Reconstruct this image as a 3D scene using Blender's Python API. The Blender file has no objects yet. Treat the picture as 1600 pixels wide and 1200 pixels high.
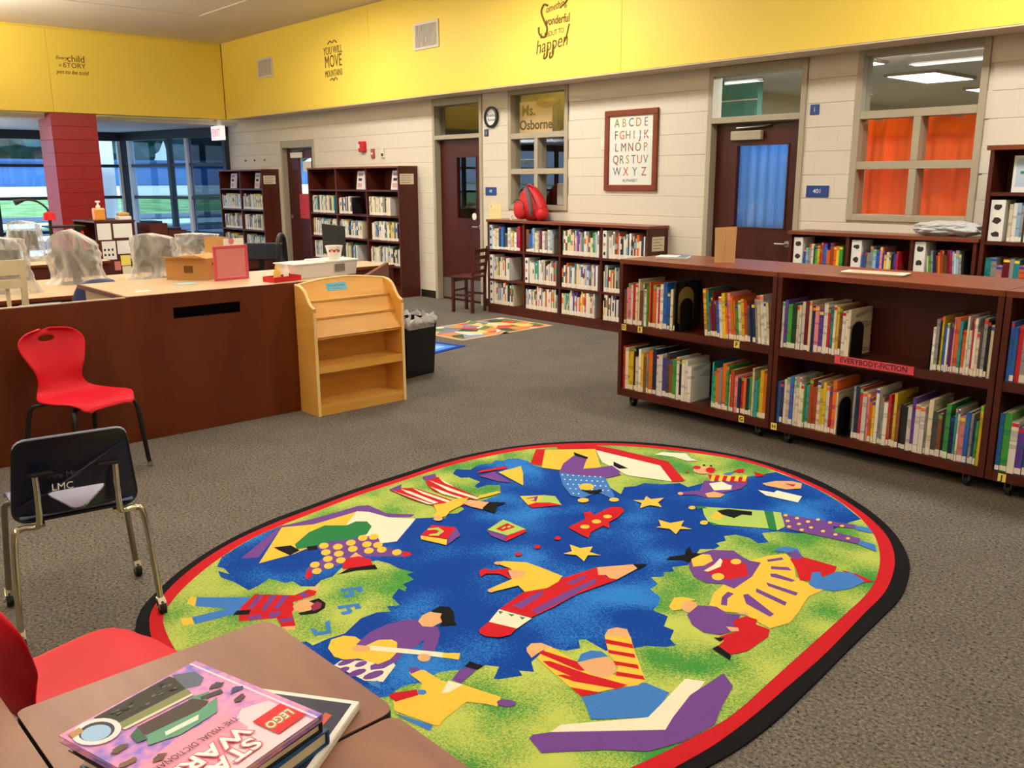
import bpy, bmesh, math, random
from mathutils import Vector, Matrix, noise
from mathutils.geometry import tessellate_polygon
R = math.radians
random.seed(7)
C = bpy.context.scene.collection
SC = bpy.context.scene

# ------------------------------------------------------------------ camera
cam = bpy.data.cameras.new('camera'); camo = bpy.data.objects.new('camera', cam); C.objects.link(camo)
f_px, pitch, roll, yaw = 1386.3, .226783, -.004719, -.840012
fw = Vector((math.sin(yaw)*math.cos(pitch), math.cos(yaw)*math.cos(pitch), -math.sin(pitch)))
r0 = Vector((math.cos(yaw), -math.sin(yaw), 0)); u0 = r0.cross(fw)
rr = r0*math.cos(roll)+u0*math.sin(roll); uu = -r0*math.sin(roll)+u0*math.cos(roll)
camo.matrix_world = Matrix(((rr.x,uu.x,-fw.x,0),(rr.y,uu.y,-fw.y,0),(rr.z,uu.z,-fw.z,1.6),(0,0,0,1)))
cam.sensor_width = 36; cam.lens = 36*f_px/1600; cam.clip_start = .02; cam.clip_end = 400
SC.camera = camo

# ------------------------------------------------------------------ light
w = bpy.data.worlds.new('sky'); SC.world = w; w.use_nodes = True
nt = w.node_tree; bg = nt.nodes['Background']; bg.inputs[0].default_value = (.62,.75,.95,1); bg.inputs[1].default_value = 2.6
sun = bpy.data.lights.new('sun','SUN'); suno = bpy.data.objects.new('sun', sun); C.objects.link(suno)
sun.energy = 5.0; sun.angle = R(12); sun.color = (1,.97,.9); suno.rotation_euler = (R(35),0,R(115))
SC.view_settings.view_transform = 'Standard'; SC.view_settings.look = 'None'
SC.view_settings.gamma = 1; SC.view_settings.exposure = 0.0; SC.view_settings.use_curve_mapping = False
LAMPS = [(-10.5,5.25),(-6.9,5.5),(-2.1,5.5)]                 # recessed troffers along the back wall
ADDED_PENDANTS = [(x,y) for x in (-9.3,-5.6,-1.8) for y in (1.6,-2.2)]+[(2.4,3.2),(2.4,-2.2),(-12.7,1.5),(-13.4,-1.6)]   # unseen hung lamps, added to brighten ceiling and walls
PZ = lambda x: 2.6 if x<-12 else 3.2                       # hanging height
LAMP_W = 92; UP_W = 118; DOWN_W = 14
def area_lamp(x,y,z,sx,sy,power,color=(1,.945,.86)):  # used for the troffers and for the added lights alike
    l = bpy.data.lights.new('troffer_or_added_light','AREA'); l.shape='RECTANGLE'; l.size=sx; l.size_y=sy; l.energy=power; l.color=color
    o = bpy.data.objects.new('troffer_or_added_light', l); o.location=(x,y,z); C.objects.link(o); return o
ROOM_LAMPS=((-4.67,8.4),(-4.67,10.55),(-4.72,12.8),(-2.2,9.4))  # last one is unseen, added to brighten the teal cabinet
for x,y in LAMPS: area_lamp(x,y,3.80,1.15,.55,LAMP_W)
for x,y in ADDED_PENDANTS:
    z=PZ(x); area_lamp(x,y,z-.03,1.15,.3,DOWN_W); area_lamp(x,y,z+.115,1.15,.3,UP_W*(2.5 if x<-12 else .6 if x>-3 else 1)).rotation_euler=(math.pi,0,0)
ADDED_BAY_LAMPS=((-17.4,2.3),(-17.4,-1.2))  # unseen uplights added to brighten the bay ceiling
for x,y in ADDED_BAY_LAMPS: area_lamp(x,y,2.12,1.15,.3,150,(.93,.96,1)).rotation_euler=(math.pi,0,0)
for x,y in ROOM_LAMPS: area_lamp(x,y,2.66,.5,1.0,50,(1,.97,.92))
for y in (-1,2.5,6): area_lamp(-17.3,y,2.6,1.1,.5,30,(.95,.97,1))  # added downlights in the bay, no fixture built

# ------------------------------------------------------------------ materials
def lin(h):
    h=h.lstrip('#'); c=[int(h[i:i+2],16)/255 for i in (0,2,4)]
    return tuple(v/12.92 if v<=.04045 else ((v+.055)/1.055)**2.4 for v in c)+(1,)
MATS={}
def new_mat(name):
    m=bpy.data.materials.new(name); m.use_nodes=True; MATS[name]=m
    return m, m.node_tree, m.node_tree.nodes['Principled BSDF']
def mat(name,color,rough=.5,metal=0,spec=.5,var=0,vscale=8,bump=0,bscale=60,trans=0,coat=0):
    m,t,b=new_mat(name); c=lin(color) if isinstance(color,str) else tuple(color)+(1,)
    b.inputs['Base Color'].default_value=c; b.inputs['Roughness'].default_value=rough; b.inputs['Metallic'].default_value=metal
    b.inputs['Specular IOR Level'].default_value=spec
    if coat: b.inputs['Coat Weight'].default_value=coat; b.inputs['Coat Roughness'].default_value=.15
    if var or bump:
        tc=t.nodes.new('ShaderNodeTexCoord')
    if var:
        n=t.nodes.new('ShaderNodeTexNoise'); n.inputs['Scale'].default_value=vscale; n.inputs['Detail'].default_value=4
        t.links.new(tc.outputs['Object'],n.inputs['Vector'])
        mx=t.nodes.new('ShaderNodeMix'); mx.data_type='RGBA'
        mx.inputs['A'].default_value=tuple(v*(1-var) for v in c[:3])+(1,); mx.inputs['B'].default_value=tuple(min(1,v*(1+var)) for v in c[:3])+(1,)
        t.links.new(n.outputs['Fac'],mx.inputs['Factor']); t.links.new(mx.outputs['Result'],b.inputs['Base Color'])
    if bump:
        n2=t.nodes.new('ShaderNodeTexNoise'); n2.inputs['Scale'].default_value=bscale; n2.inputs['Detail'].default_value=3
        t.links.new(tc.outputs['Object'],n2.inputs['Vector'])
        bp=t.nodes.new('ShaderNodeBump'); bp.inputs['Strength'].default_value=bump; bp.inputs['Distance'].default_value=.01
        t.links.new(n2.outputs['Fac'],bp.inputs['Height']); t.links.new(bp.outputs['Normal'],b.inputs['Normal'])
    return m
def wood(name,c1,c2,rough=.4,scale=(2,2,14),spec=.4,coat=0,contrast=(.3,.7)):
    m,t,b=new_mat(name); tc=t.nodes.new('ShaderNodeTexCoord'); mp=t.nodes.new('ShaderNodeMapping'); mp.inputs['Scale'].default_value=scale
    n=t.nodes.new('ShaderNodeTexNoise'); n.inputs['Scale'].default_value=2.2; n.inputs['Detail'].default_value=6; n.inputs['Distortion'].default_value=.6
    cr=t.nodes.new('ShaderNodeValToRGB'); cr.color_ramp.elements[0].position=contrast[0]; cr.color_ramp.elements[1].position=contrast[1]
    cr.color_ramp.elements[0].color=lin(c1); cr.color_ramp.elements[1].color=lin(c2)
    t.links.new(tc.outputs['Object'],mp.inputs['Vector']); t.links.new(mp.outputs['Vector'],n.inputs['Vector'])
    t.links.new(n.outputs['Fac'],cr.inputs['Fac']); t.links.new(cr.outputs['Color'],b.inputs['Base Color'])
    b.inputs['Roughness'].default_value=rough; b.inputs['Specular IOR Level'].default_value=spec
    if coat: b.inputs['Coat Weight'].default_value=coat; b.inputs['Coat Roughness'].default_value=.25
    return m
def speckle(name,cols,scale,bump=.4,rough=.95):
    """carpet-like material: fine noise picks between the given colours"""
    m,t,b=new_mat(name); tc=t.nodes.new('ShaderNodeTexCoord')
    n=t.nodes.new('ShaderNodeTexNoise'); n.inputs['Scale'].default_value=scale; n.inputs['Detail'].default_value=2; n.inputs['Roughness'].default_value=.7
    cr=t.nodes.new('ShaderNodeValToRGB'); els=cr.color_ramp.elements
    for i,(p,c) in enumerate(cols):
        e=els[i] if i<2 else els.new(p)
        e.position=p; e.color=lin(c)
    big=t.nodes.new('ShaderNodeTexNoise'); big.inputs['Scale'].default_value=3; big.inputs['Detail'].default_value=3
    mx=t.nodes.new('ShaderNodeMix'); mx.data_type='RGBA'; mx.blend_type='MULTIPLY'; mx.inputs['Factor'].default_value=.35
    t.links.new(tc.outputs['Object'],n.inputs['Vector']); t.links.new(tc.outputs['Object'],big.inputs['Vector'])
    t.links.new(n.outputs['Fac'],cr.inputs['Fac']); t.links.new(cr.outputs['Color'],mx.inputs['A']); t.links.new(big.outputs['Fac'],mx.inputs['B'])
    t.links.new(mx.outputs['Result'],b.inputs['Base Color']); b.inputs['Roughness'].default_value=rough; b.inputs['Specular IOR Level'].default_value=.1
    bp=t.nodes.new('ShaderNodeBump'); bp.inputs['Strength'].default_value=bump; bp.inputs['Distance'].default_value=.006
    t.links.new(n.outputs['Fac'],bp.inputs['Height']); t.links.new(bp.outputs['Normal'],b.inputs['Normal'])
    return m
def two_tone(name,c1,c2,scale,lo=.35,hi=.65,rough=.95,fine=160,bump=.25):
    m,t,b=new_mat(name); tc=t.nodes.new('ShaderNodeTexCoord')
    n=t.nodes.new('ShaderNodeTexNoise'); n.inputs['Scale'].default_value=scale; n.inputs['Detail'].default_value=1
    f=t.nodes.new('ShaderNodeTexNoise'); f.inputs['Scale'].default_value=fine; f.inputs['Detail'].default_value=1
    ad=t.nodes.new('ShaderNodeMath'); ad.operation='MULTIPLY_ADD'; ad.inputs[1].default_value=.55
    cr=t.nodes.new('ShaderNodeValToRGB'); cr.color_ramp.elements[0].position=lo+.27; cr.color_ramp.elements[1].position=hi+.27
    cr.color_ramp.elements[0].color=lin(c1); cr.color_ramp.elements[1].color=lin(c2)
    for q in (n,f): t.links.new(tc.outputs['Object'],q.inputs['Vector'])
    t.links.new(f.outputs['Fac'],ad.inputs[0]); t.links.new(n.outputs['Fac'],ad.inputs[2])
    t.links.new(ad.outputs[0],cr.inputs['Fac']); t.links.new(cr.outputs['Color'],b.inputs['Base Color'])
    b.inputs['Roughness'].default_value=rough; b.inputs['Specular IOR Level'].default_value=.1
    bp=t.nodes.new('ShaderNodeBump'); bp.inputs['Strength'].default_value=bump; bp.inputs['Distance'].default_value=.003
    t.links.new(f.outputs['Fac'],bp.inputs['Height']); t.links.new(bp.outputs['Normal'],b.inputs['Normal'])
    return m
def glass(name,tint,refl=.06,rough=0.0):
    m,t,b=new_mat(name); t.nodes.remove(b); out=t.nodes['Material Output']
    tr=t.nodes.new('ShaderNodeBsdfTransparent'); tr.inputs[0].default_value=tint+(1,)
    g=t.nodes.new('ShaderNodeBsdfGlossy'); g.inputs['Roughness'].default_value=rough; g.inputs[0].default_value=(1,1,1,1)
    fr=t.nodes.new('ShaderNodeLayerWeight'); fr.inputs[0].default_value=.5
    pw=t.nodes.new('ShaderNodeMath'); pw.operation='POWER'; pw.inputs[1].default_value=5
    ad=t.nodes.new('ShaderNodeMath'); ad.operation='MULTIPLY_ADD'; ad.inputs[1].default_value=.7; ad.inputs[2].default_value=refl; ad.use_clamp=True
    t.links.new(fr.outputs['Facing'],pw.inputs[0])
    mx=t.nodes.new('ShaderNodeMixShader')
    t.links.new(pw.outputs[0],ad.inputs[0]); t.links.new(ad.outputs[0],mx.inputs[0]); t.links.new(tr.outputs[0],mx.inputs[1]); t.links.new(g.outputs[0],mx.inputs[2])
    t.links.new(mx.outputs[0],out.inputs[0]); return m
def film(name,color,alpha,rough=.25,edge=.4):
    m,t,b=new_mat(name); out=t.nodes['Material Output']
    b.inputs['Base Color'].default_value=lin(color); b.inputs['Roughness'].default_value=rough
    tr=t.nodes.new('ShaderNodeBsdfTransparent'); mx=t.nodes.new('ShaderNodeMixShader'); lw=t.nodes.new('ShaderNodeLayerWeight'); lw.inputs[0].default_value=.5; ma=t.nodes.new('ShaderNodeMath'); ma.operation='MULTIPLY_ADD'; ma.inputs[1].default_value=edge; ma.inputs[2].default_value=alpha; ma.use_clamp=True; t.links.new(lw.outputs['Facing'],ma.inputs[0]); t.links.new(ma.outputs[0],mx.inputs[0])
    t.links.new(tr.outputs[0],mx.inputs[1]); t.links.new(b.outputs[0],mx.inputs[2]); t.links.new(mx.outputs[0],out.inputs[0]); return m
def emit(name,color,s):
    m,t,b=new_mat(name); b.inputs['Base Color'].default_value=lin(color); b.inputs['Emission Color'].default_value=lin(color); b.inputs['Emission Strength'].default_value=s; return m
def object_color_cover(name):
    m,t,b=new_mat(name); oi=t.nodes.new('ShaderNodeObjectInfo'); tc=t.nodes.new('ShaderNodeTexCoord')
    mp=t.nodes.new('ShaderNodeMapping'); mp.inputs['Scale'].default_value=(.15,.15,1)
    cmb=t.nodes.new('ShaderNodeCombineXYZ'); ml=t.nodes.new('ShaderNodeMath'); ml.operation='MULTIPLY'; ml.inputs[1].default_value=97
    t.links.new(oi.outputs['Random'],ml.inputs[0]); t.links.new(ml.outputs[0],cmb.inputs[2]); t.links.new(ml.outputs[0],cmb.inputs[0]); t.links.new(cmb.outputs[0],mp.inputs['Location'])
    n=t.nodes.new('ShaderNodeTexNoise'); n.inputs['Scale'].default_value=26; n.inputs['Detail'].default_value=0
    t.links.new(tc.outputs['Object'],mp.inputs[0]); t.links.new(mp.outputs[0],n.inputs['Vector'])
    cr=t.nodes.new('ShaderNodeValToRGB'); cr.color_ramp.interpolation='CONSTANT'
    cr.color_ramp.elements[0].position=0; cr.color_ramp.elements[0].color=(0,0,0,1); cr.color_ramp.elements[1].position=.60; cr.color_ramp.elements[1].color=(.6,.6,.6,1)
    e=cr.color_ramp.elements.new(.70); e.color=(.35,.35,.35,1)
    hs=t.nodes.new('ShaderNodeHueSaturation'); hr=t.nodes.new('ShaderNodeMapRange'); hr.inputs[3].default_value=.35; hr.inputs[4].default_value=.65
    t.links.new(oi.outputs['Random'],hr.inputs[0]); t.links.new(hr.outputs[0],hs.inputs['Hue']); hs.inputs['Value'].default_value=.45; hs.inputs['Saturation'].default_value=1.2
    mx=t.nodes.new('ShaderNodeMix'); mx.data_type='RGBA'
    t.links.new(oi.outputs['Color'],hs.inputs['Color']); t.links.new(oi.outputs['Color'],mx.inputs['A']); t.links.new(hs.outputs['Color'],mx.inputs['B'])
    t.links.new(n.outputs['Fac'],cr.inputs[0]); t.links.new(cr.outputs[0],mx.inputs['Factor']); t.links.new(mx.outputs['Result'],b.inputs['Base Color'])
    b.inputs['Roughness'].default_value=.35; return m
def attr_mat(name,rough=.45):
    m,t,b=new_mat(name); a=t.nodes.new('ShaderNodeVertexColor'); a.layer_name='Col'
    t.links.new(a.outputs[0],b.inputs['Base Color']); b.inputs['Roughness'].default_value=rough; return m

carpet=speckle('carpet',[(.30,'#1f1d1c'),(.40,'#5d5951'),(.46,'#76716a'),(.50,'#4f5560'),(.54,'#878070'),(.58,'#6f5c4c'),(.62,'#a9a18b'),(.66,'#5a5e50'),(.74,'#5c5952')],78,.45)
yellow=mat('yellow_paint','#F9DB55',.55,var=.03,vscale=1.5)
block_paint=mat('cream_block_paint','#DCD4C2',.5,var=.03,vscale=2,bump=.12,bscale=90)
ceil_m=mat('ceiling_paint','#D8CAB4',.9,var=.02,vscale=1)
white_ceil=mat('bay_ceiling','#E4E8EE',.9)
frame_m=mat('taupe_frame_paint','#ABA28A',.45)
base_m=mat('black_vinyl','#17140f',.5)
mahog=wood('mahogany_laminate','#46190e','#562012',.42,(2.5,2.5,.35))
mahog_lit_top=wood('mahogany_lit_top','#6c2e1a','#804028',.33,(.6,5,5))  # same mahogany, light falling on the tops put into the colour
desk_m=wood('cherry_laminate','#562006','#6e2f0c',.40,(1.6,1.6,.35),contrast=(.25,.75))
counter_m=mat('beige_counter','#D2B894',.35,var=.05,vscale=20)
maple=wood('maple_wood','#D89A3E','#E6AF55',.38,(.8,.8,5))
maple_edge=wood('maple_edge','#F3CE85','#F7D99A',.38,(.8,.8,5))
door_m=wood('dark_cherry_door','#3e110a','#4b160d',.38,(3,3,.3))
table_m=wood('walnut_table','#7e5645','#956852',.38,(1.2,5,5),contrast=(.3,.72))
black=mat('black_plastic','#0a0a0c',.45); void=mat('slot_shade','#020202',.9,spec=.05); blackrub=mat('black_rubber','#0a0a0a',.6)
red_pl=mat('red_plastic','#CC1428',.5,spec=.22,bump=.05,bscale=500); red_tray=mat('red_tray_plastic','#C8141C',.35)
navy=mat('navy_plastic','#10142a',.32); navy_edge=mat('navy_worn_edge','#8b93ab',.4); seat_lit_navy=mat('seat_lit_navy','#59638a',.35)  # the seat is navy too, its lit gloss put into the colour
chrome=mat('chrome','#cfc9b8',.16,1); steel=mat('brushed_steel','#b9b6ae',.32,1); pewter=mat('pewter','#8d8a80',.4,1)
red_block=mat('red_block_paint','#98131a',.38,var=.04,vscale=3)
white_p=mat('white_paper','#EFEDE6',.7); cream_p=mat('cream_paper','#E9DDBE',.7); page_m=mat('page_edges','#E5D9BC',.85,var=.12,vscale=60)
yellow_tag=mat('yellow_tag','#F2E270',.6); pink_sign=mat('pink_sign_paper','#E24A5C',.6); ink=mat('black_ink','#15120f',.6)
brown_ink=mat('brown_vinyl_lettering','#6a4606',.6); blue_sign=mat('blue_sign_plastic','#0f3f86',.4); white_ink=mat('white_ink','#f2f2f2',.6)
label_w=mat('spine_label_paper','#F1EADC',.6)
dot_m=[mat('dot_'+n,c,.5) for n,c in (('red','#d2202c'),('green','#58b83a'),('blue','#2440b0'),('yellow','#f0d040'),('orange','#f07020'))]
frame_brown=wood('picture_frame_wood','#6e2a10','#823619',.4,(3,3,3))
cover_m=object_color_cover('book_cover'); book_attr=attr_mat('far_book_colours')
glass_m=glass('clear_glass',(.95,.96,.95),.05); tint_glass=glass('tinted_window_glass',(.74,.85,.93),.04); mid_glass=glass('half_screened_window_glass',(.50,.62,.70),.04); shade_glass=glass('screened_window_glass',(.20,.26,.32),.03)
pane_pic=glass('picture_glass',(.98,.99,.98),.015)
mull_dark=mat('dark_mullion','#1c2633',.4); mull_light=mat('white_mullion','#dfe3e8',.4)
plastic_film=film('clear_plastic_film','#dddbd7',.30,.22,.75); bag_film=film('grey_plastic_bag','#c9ccca',.8,.3); tub_plastic=film('frosted_tub','#eee9e4',.82,.35)
card=mat('cardboard','#C08F52',.8,var=.05,vscale=12); kraft=mat('kraft_paper','#C9A06C',.75,var=.06,vscale=14)
def cloth(name,c1):
    m=mat(name,c1,.85,var=.12,vscale=5); t=m.node_tree; out=t.nodes['Material Output']; b=t.nodes['Principled BSDF']; tl=t.nodes.new('ShaderNodeBsdfTranslucent'); tl.inputs[0].default_value=lin(c1); mx=t.nodes.new('ShaderNodeMixShader'); mx.inputs[0].default_value=.55
    t.links.new(b.outputs[0],mx.inputs[1]); t.links.new(tl.outputs[0],mx.inputs[2]); t.links.new(mx.outputs[0],out.inputs[0]); return m
orange_c=cloth('orange_curtain','#FF8C3A'); blue_c=cloth('blue_curtain','#80B8EC')
pink_acr=film('pink_frame_plastic','#CC5060',.9,.25); pink_paper=mat('pink_paper','#CB7A78',.7)
lamp_face=emit('lamp_diffuser','#fff4e2',5); room_lamp=emit('room_lamp_diffuser','#ffffff',4)
exit_red=emit('exit_letters','#ff5a78',1.2); exit_white=emit('exit_face','#fdf4f4',.7)
vent_m=mat('vent_enamel','#DCD3C4',.45); vent_dark=mat('vent_slot','#8d8a86',.6)
far_wall=mat('classroom_wall','#C9C2AE',.8); teal=mat('teal_cabinet','#4EA79B',.5); green_b=mat('green_board','#2c7a4a',.6)

# ------------------------------------------------------------------ mesh builder
class MB:
    def __init__(s): s.v=[]; s.f=[]; s.m=[]
    def add(s,vs,fs,m=0):
        o=len(s.v); s.v+=[tuple(p) for p in vs]; s.f+=[tuple(i+o for i in q) for q in fs]; s.m+=[m]*len(fs); return s
    def box(s,x0,y0,z0,x1,y1,z1,m=0):
        x0,x1=min(x0,x1),max(x0,x1); y0,y1=min(y0,y1),max(y0,y1); z0,z1=min(z0,z1),max(z0,z1)
        return s.add([(x0,y0,z0),(x1,y0,z0),(x1,y1,z0),(x0,y1,z0),(x0,y0,z1),(x1,y0,z1),(x1,y1,z1),(x0,y1,z1)],
              [(3,2,1,0),(4,5,6,7),(0,1,5,4),(1,2,6,5),(2,3,7,6),(3,0,4,7)],m)
    def prism(s,pts,axis,a,b,m=0):
        """extrude a 2D outline along an axis; pts are the two other axes in xyz order"""
        def P(p,t): return {'x':(t,p[0],p[1]),'y':(p[0],t,p[1]),'z':(p[0],p[1],t)}[axis]
        n=len(pts); ar=sum(pts[i][0]*pts[(i+1)%n][1]-pts[(i+1)%n][0]*pts[i][1] for i in range(n))
        if (ar<0)!=(axis=='y'): pts=pts[::-1]
        vs=[P(p,a) for p in pts]+[P(p,b) for p in pts]
        fs=[tuple(range(n-1,-1,-1)),tuple(range(n,2*n))]+[(i,(i+1)%n,n+(i+1)%n,n+i) for i in range(n)]
        if a>b: fs=[q[::-1] for q in fs]
        return s.add(vs,fs,m)
    def tube(s,pts,r,n=10,m=0,closed=False):
        pts=[Vector(p) for p in pts]; N=len(pts); rs=r if isinstance(r,(list,tuple)) else [r]*N
        vs=[]; up=None
        for i,p in enumerate(pts):
            t=(pts[(i+1)%N]-pts[i-1]) if closed else (pts[min(i+1,N-1)]-pts[max(i-1,0)])
            t.normalize()
            if up is None: up=Vector((0,0,1)) if abs(t.z)<.9 else Vector((1,0,0))
            a=t.cross(up).normalized(); b=a.cross(t).normalized(); up=b
            vs+=[p+a*rs[i]*math.cos(2*math.pi*k/n)+b*rs[i]*math.sin(2*math.pi*k/n) for k in range(n)]
        fs=[]
        for i in range(N if closed else N-1):
            j=(i+1)%N
            fs+=[(i*n+k,i*n+(k+1)%n,j*n+(k+1)%n,j*n+k) for k in range(n)]
        if not closed: fs+=[tuple(range(n-1,-1,-1)),tuple((N-1)*n+k for k in range(n))]
        return s.add(vs,fs,m)
    def lathe(s,prof,cx=0,cy=0,n=20,m=0,axis='z'):
        vs=[];fs=[]
        for r_,z in prof:
            for k in range(n):
                a=2*math.pi*k/n; p=(r_*math.cos(a),r_*math.sin(a),z)
                if axis=='y': p=(p[0],p[2],p[1])
                if axis=='x': p=(p[2],p[0],p[1])
                vs.append((p[0]+cx,p[1]+(cy if axis!='y' else 0),p[2]) if axis=='z' else (p[0]+cx,p[1]+cy,p[2]))
        N=len(prof)
        for i in range(N-1): fs+=[(i*n+k,i*n+(k+1)%n,(i+1)*n+(k+1)%n,(i+1)*n+k) for k in range(n)]
        fs+=[tuple(range(n-1,-1,-1)),tuple((N-1)*n+k for k in range(n))]
        return s.add(vs,fs,m)
    def sheet(s,fn,nu,nv,m=0):
        vs=[fn(i/nu,j/nv) for j in range(nv+1) for i in range(nu+1)]
        return s.add(vs,[(j*(nu+1)+i,j*(nu+1)+i+1,(j+1)*(nu+1)+i+1,(j+1)*(nu+1)+i) for j in range(nv) for i in range(nu)],m)
    def mesh(s,name,mats,smooth=None):
        me=bpy.data.meshes.new(name); me.from_pydata(s.v,[],s.f)
        for q in (mats if isinstance(mats,(list,tuple)) else [mats]): me.materials.append(q)
        me.polygons.foreach_set('material_index',s.m)
        if smooth is not None:
            me.polygons.foreach_set('use_smooth',[True]*len(s.f)); me.set_sharp_from_angle(angle=R(smooth))
        me.update(); return me
    def build(s,name,mats,parent=None,loc=(0,0,0),rot=(0,0,0),smooth=None,bevel=0,solid=0,sub=0,fix=False):
        me=s.mesh(name,mats,smooth)
        if fix:
            b=bmesh.new(); b.from_mesh(me); bmesh.ops.remove_doubles(b,verts=b.verts,dist=1e-5); bmesh.ops.recalc_face_normals(b,faces=b.faces); b.to_mesh(me); b.free()
        o=link(name,me,parent,loc,rot)
        if solid: md=o.modifiers.new('solidify','SOLIDIFY'); md.thickness=solid; md.offset=0
        if sub: md=o.modifiers.new('subsurf','SUBSURF'); md.levels=sub; md.render_levels=sub
        if bevel: md=o.modifiers.new('bevel','BEVEL'); md.width=bevel; md.segments=2; md.limit_method='ANGLE'; md.angle_limit=R(50)
        return o
def link(name,me,parent=None,loc=(0,0,0),rot=(0,0,0)):
    o=bpy.data.objects.new(name,me); C.objects.link(o); o.location=loc; o.rotation_euler=rot if isinstance(rot,(tuple,list)) else (0,0,rot)
    if parent: o.parent=parent
    return o
def tag(o,label=None,cat=None,group=None,kind=None):
    if label: o['label']=label
    if cat: o['category']=cat
    if group: o['group']=group
    if kind: o['kind']=kind
    return o
def thing(name,label,cat,loc=(0,0,0),rot=0,group=None):
    o=link(name,None,None,loc,(0,0,rot)); o.empty_display_size=.1
    return tag(o,label,cat,group)
def struct(o): o['kind']='structure'; return o
def bx(name,m,parent,x0,y0,z0,x1,y1,z1,bevel=0,label=None):
    o=MB().box(x0,y0,z0,x1,y1,z1).build(name,m,parent,bevel=bevel)
    if label: o['label']=label
    return o
def text(name,s,size,m,parent,loc,rot,depth=.0015,align='CENTER',shear=0,sx=1,offset=0):
    cu=bpy.data.curves.new('lettering','FONT'); cu.body=s; cu.size=size; cu.extrude=depth; cu.align_x=align; cu.align_y='CENTER'; cu.shear=shear; cu.resolution_u=3; cu.offset=offset
    to=bpy.data.objects.new('tmp_text',cu); C.objects.link(to)
    bpy.context.view_layer.update()
    me=bpy.data.meshes.new_from_object(to.evaluated_get(bpy.context.evaluated_depsgraph_get())); bpy.data.objects.remove(to)
    me.name=name; me.materials.clear(); me.materials.append(m)
    if sx!=1:
        for v in me.vertices: v.co.x*=sx
    return link(name,me,parent,loc,rot)
FRONT=(R(90),0,0)          # lettering that faces -Y
FACE_X=(R(90),0,R(90))     # lettering that faces +X
# ------------------------------------------------------------------ room shell
YB=7.40          # face of the block wall at the back
YS=7.05          # face of the yellow bulkhead at the back
XL=-15.3         # face of the yellow bulkhead on the left
ZS=2.64; ZC=3.90
struct(bx('floor',carpet,None,-20.2,-8,-.1,5,YB+.1,0))
struct(bx('ceiling',ceil_m,None,XL-.3,-8,ZC,5,YB+.4,ZC+.15))
TX,TY=-13.05,5.72          # inner edges of the lowered ceiling border: a raised tray fills the middle
struct(bx('trim_7',ceil_m,None,XL,-8,ZC-.012,TX,YS+.3,ZC-.0005)); struct(bx('trim_8',ceil_m,None,TX+.001,TY,ZC-.012,5,YS+.3,ZC-.0005))
struct(bx('wall_front',block_paint,None,-20.2,-8.2,0,5,-8,ZC)); struct(bx('wall_right',block_paint,None,5,-8,0,5.2,YB,ZC))

OPEN=[(-14.02,-12.93,0,2.235),(-9.80,-8.78,0,2.62),(-8.29,-7.28,1.245,2.63),(-5.385,-4.345,0,2.625),(-3.885,-2.835,1.24,2.635)]
wb=MB(); xs=sorted({-16.0,5.0}|{v for o in OPEN for v in o[:2]}); 
for x0,x1 in zip(xs,xs[1:]):
    op=[o for o in OPEN if o[0]<=x0+1e-6 and o[1]>=x1-1e-6]
    if not op: wb.box(x0,YB+.006,0,x1,YB+.2,ZC)
    else:
        if op[0][2]>0: wb.box(x0,YB+.006,0,x1,YB+.2,op[0][2])
        wb.box(x0,YB+.006,op[0][3],x1,YB+.2,ZC)
wall_b=struct(wb.build('wall_back',block_paint))
def block_mesh(L,H,D=.012,b=.004,v=.0004):
    m=MB(); m.add([(0,D,0),(L,D,0),(L,D,H),(0,D,H),(0,b*.8,0),(L,b*.8,0),(L,b*.8,H),(0,b*.8,H),(v,0,b),(L-v,0,b),(L-v,0,H-b),(v,0,H-b)],
        [(8,9,10,11),(4,5,9,8),(5,6,10,9),(6,7,11,10),(7,4,8,11),(0,1,5,4),(1,2,6,5),(2,3,7,6),(3,0,4,7)]); return m
CACHE={}
def lay_block(parent,mm,x0,x1,z0,z1,y,rot=0,org=None):
    L=round(x1-x0-.0002,4); H=round(z1-z0-.0012,4)
    if L<.03: return
    k=(L,H,mm.name)
    if k not in CACHE: CACHE[k]=block_mesh(L,H).mesh('block',mm)
    link('block',CACHE[k],parent,(x0+.0004,y,z0+.0006) if org is None else org,(0,0,rot))
HID=[(-15.85,-14.14,0,1.80),(-12.6,-10.2,0,1.80),(-8.32,-5.81,0,1.13),(-4.24,-2.6,0,1.15),(-2.65,0,0,1.83)]
for k in range(13):
    z0=k*.203; z1=min(z0+.203,ZS)
    if z1-z0<.05: continue
    x=-16.0-(.203 if k%2 else 0)
    while x<-1.3:
        a,b=max(x,-16.0),x+.406; x+=.406
        segs=[(a,b)]
        for o in OPEN:
            if o[2]<z1-.03 and o[3]>z0+.03:
                ns=[]
                for p,q in segs:
                    if q<=o[0] or p>=o[1]: ns.append((p,q)); continue
                    if p<o[0]: ns.append((p,o[0]))
                    if q>o[1]: ns.append((o[1],q))
                segs=ns
        for p,q in segs:
            if any(h[0]<=p and q<=h[1] and z1<=h[3] for h in HID): continue
            lay_block(wall_b,block_paint,p,q,z0,z1,YB-.006)
bb=MB()
for a,b in ((-14.1,-14.03),(-12.92,-12.64),(-10.14,-9.81),(-8.77,-8.35),(-5.8,-5.39),(-4.34,-4.24)): bb.box(a,YB-.018,0,b,YB-.0065,.1)
struct(bb.build('baseboard_back',base_m))

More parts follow.
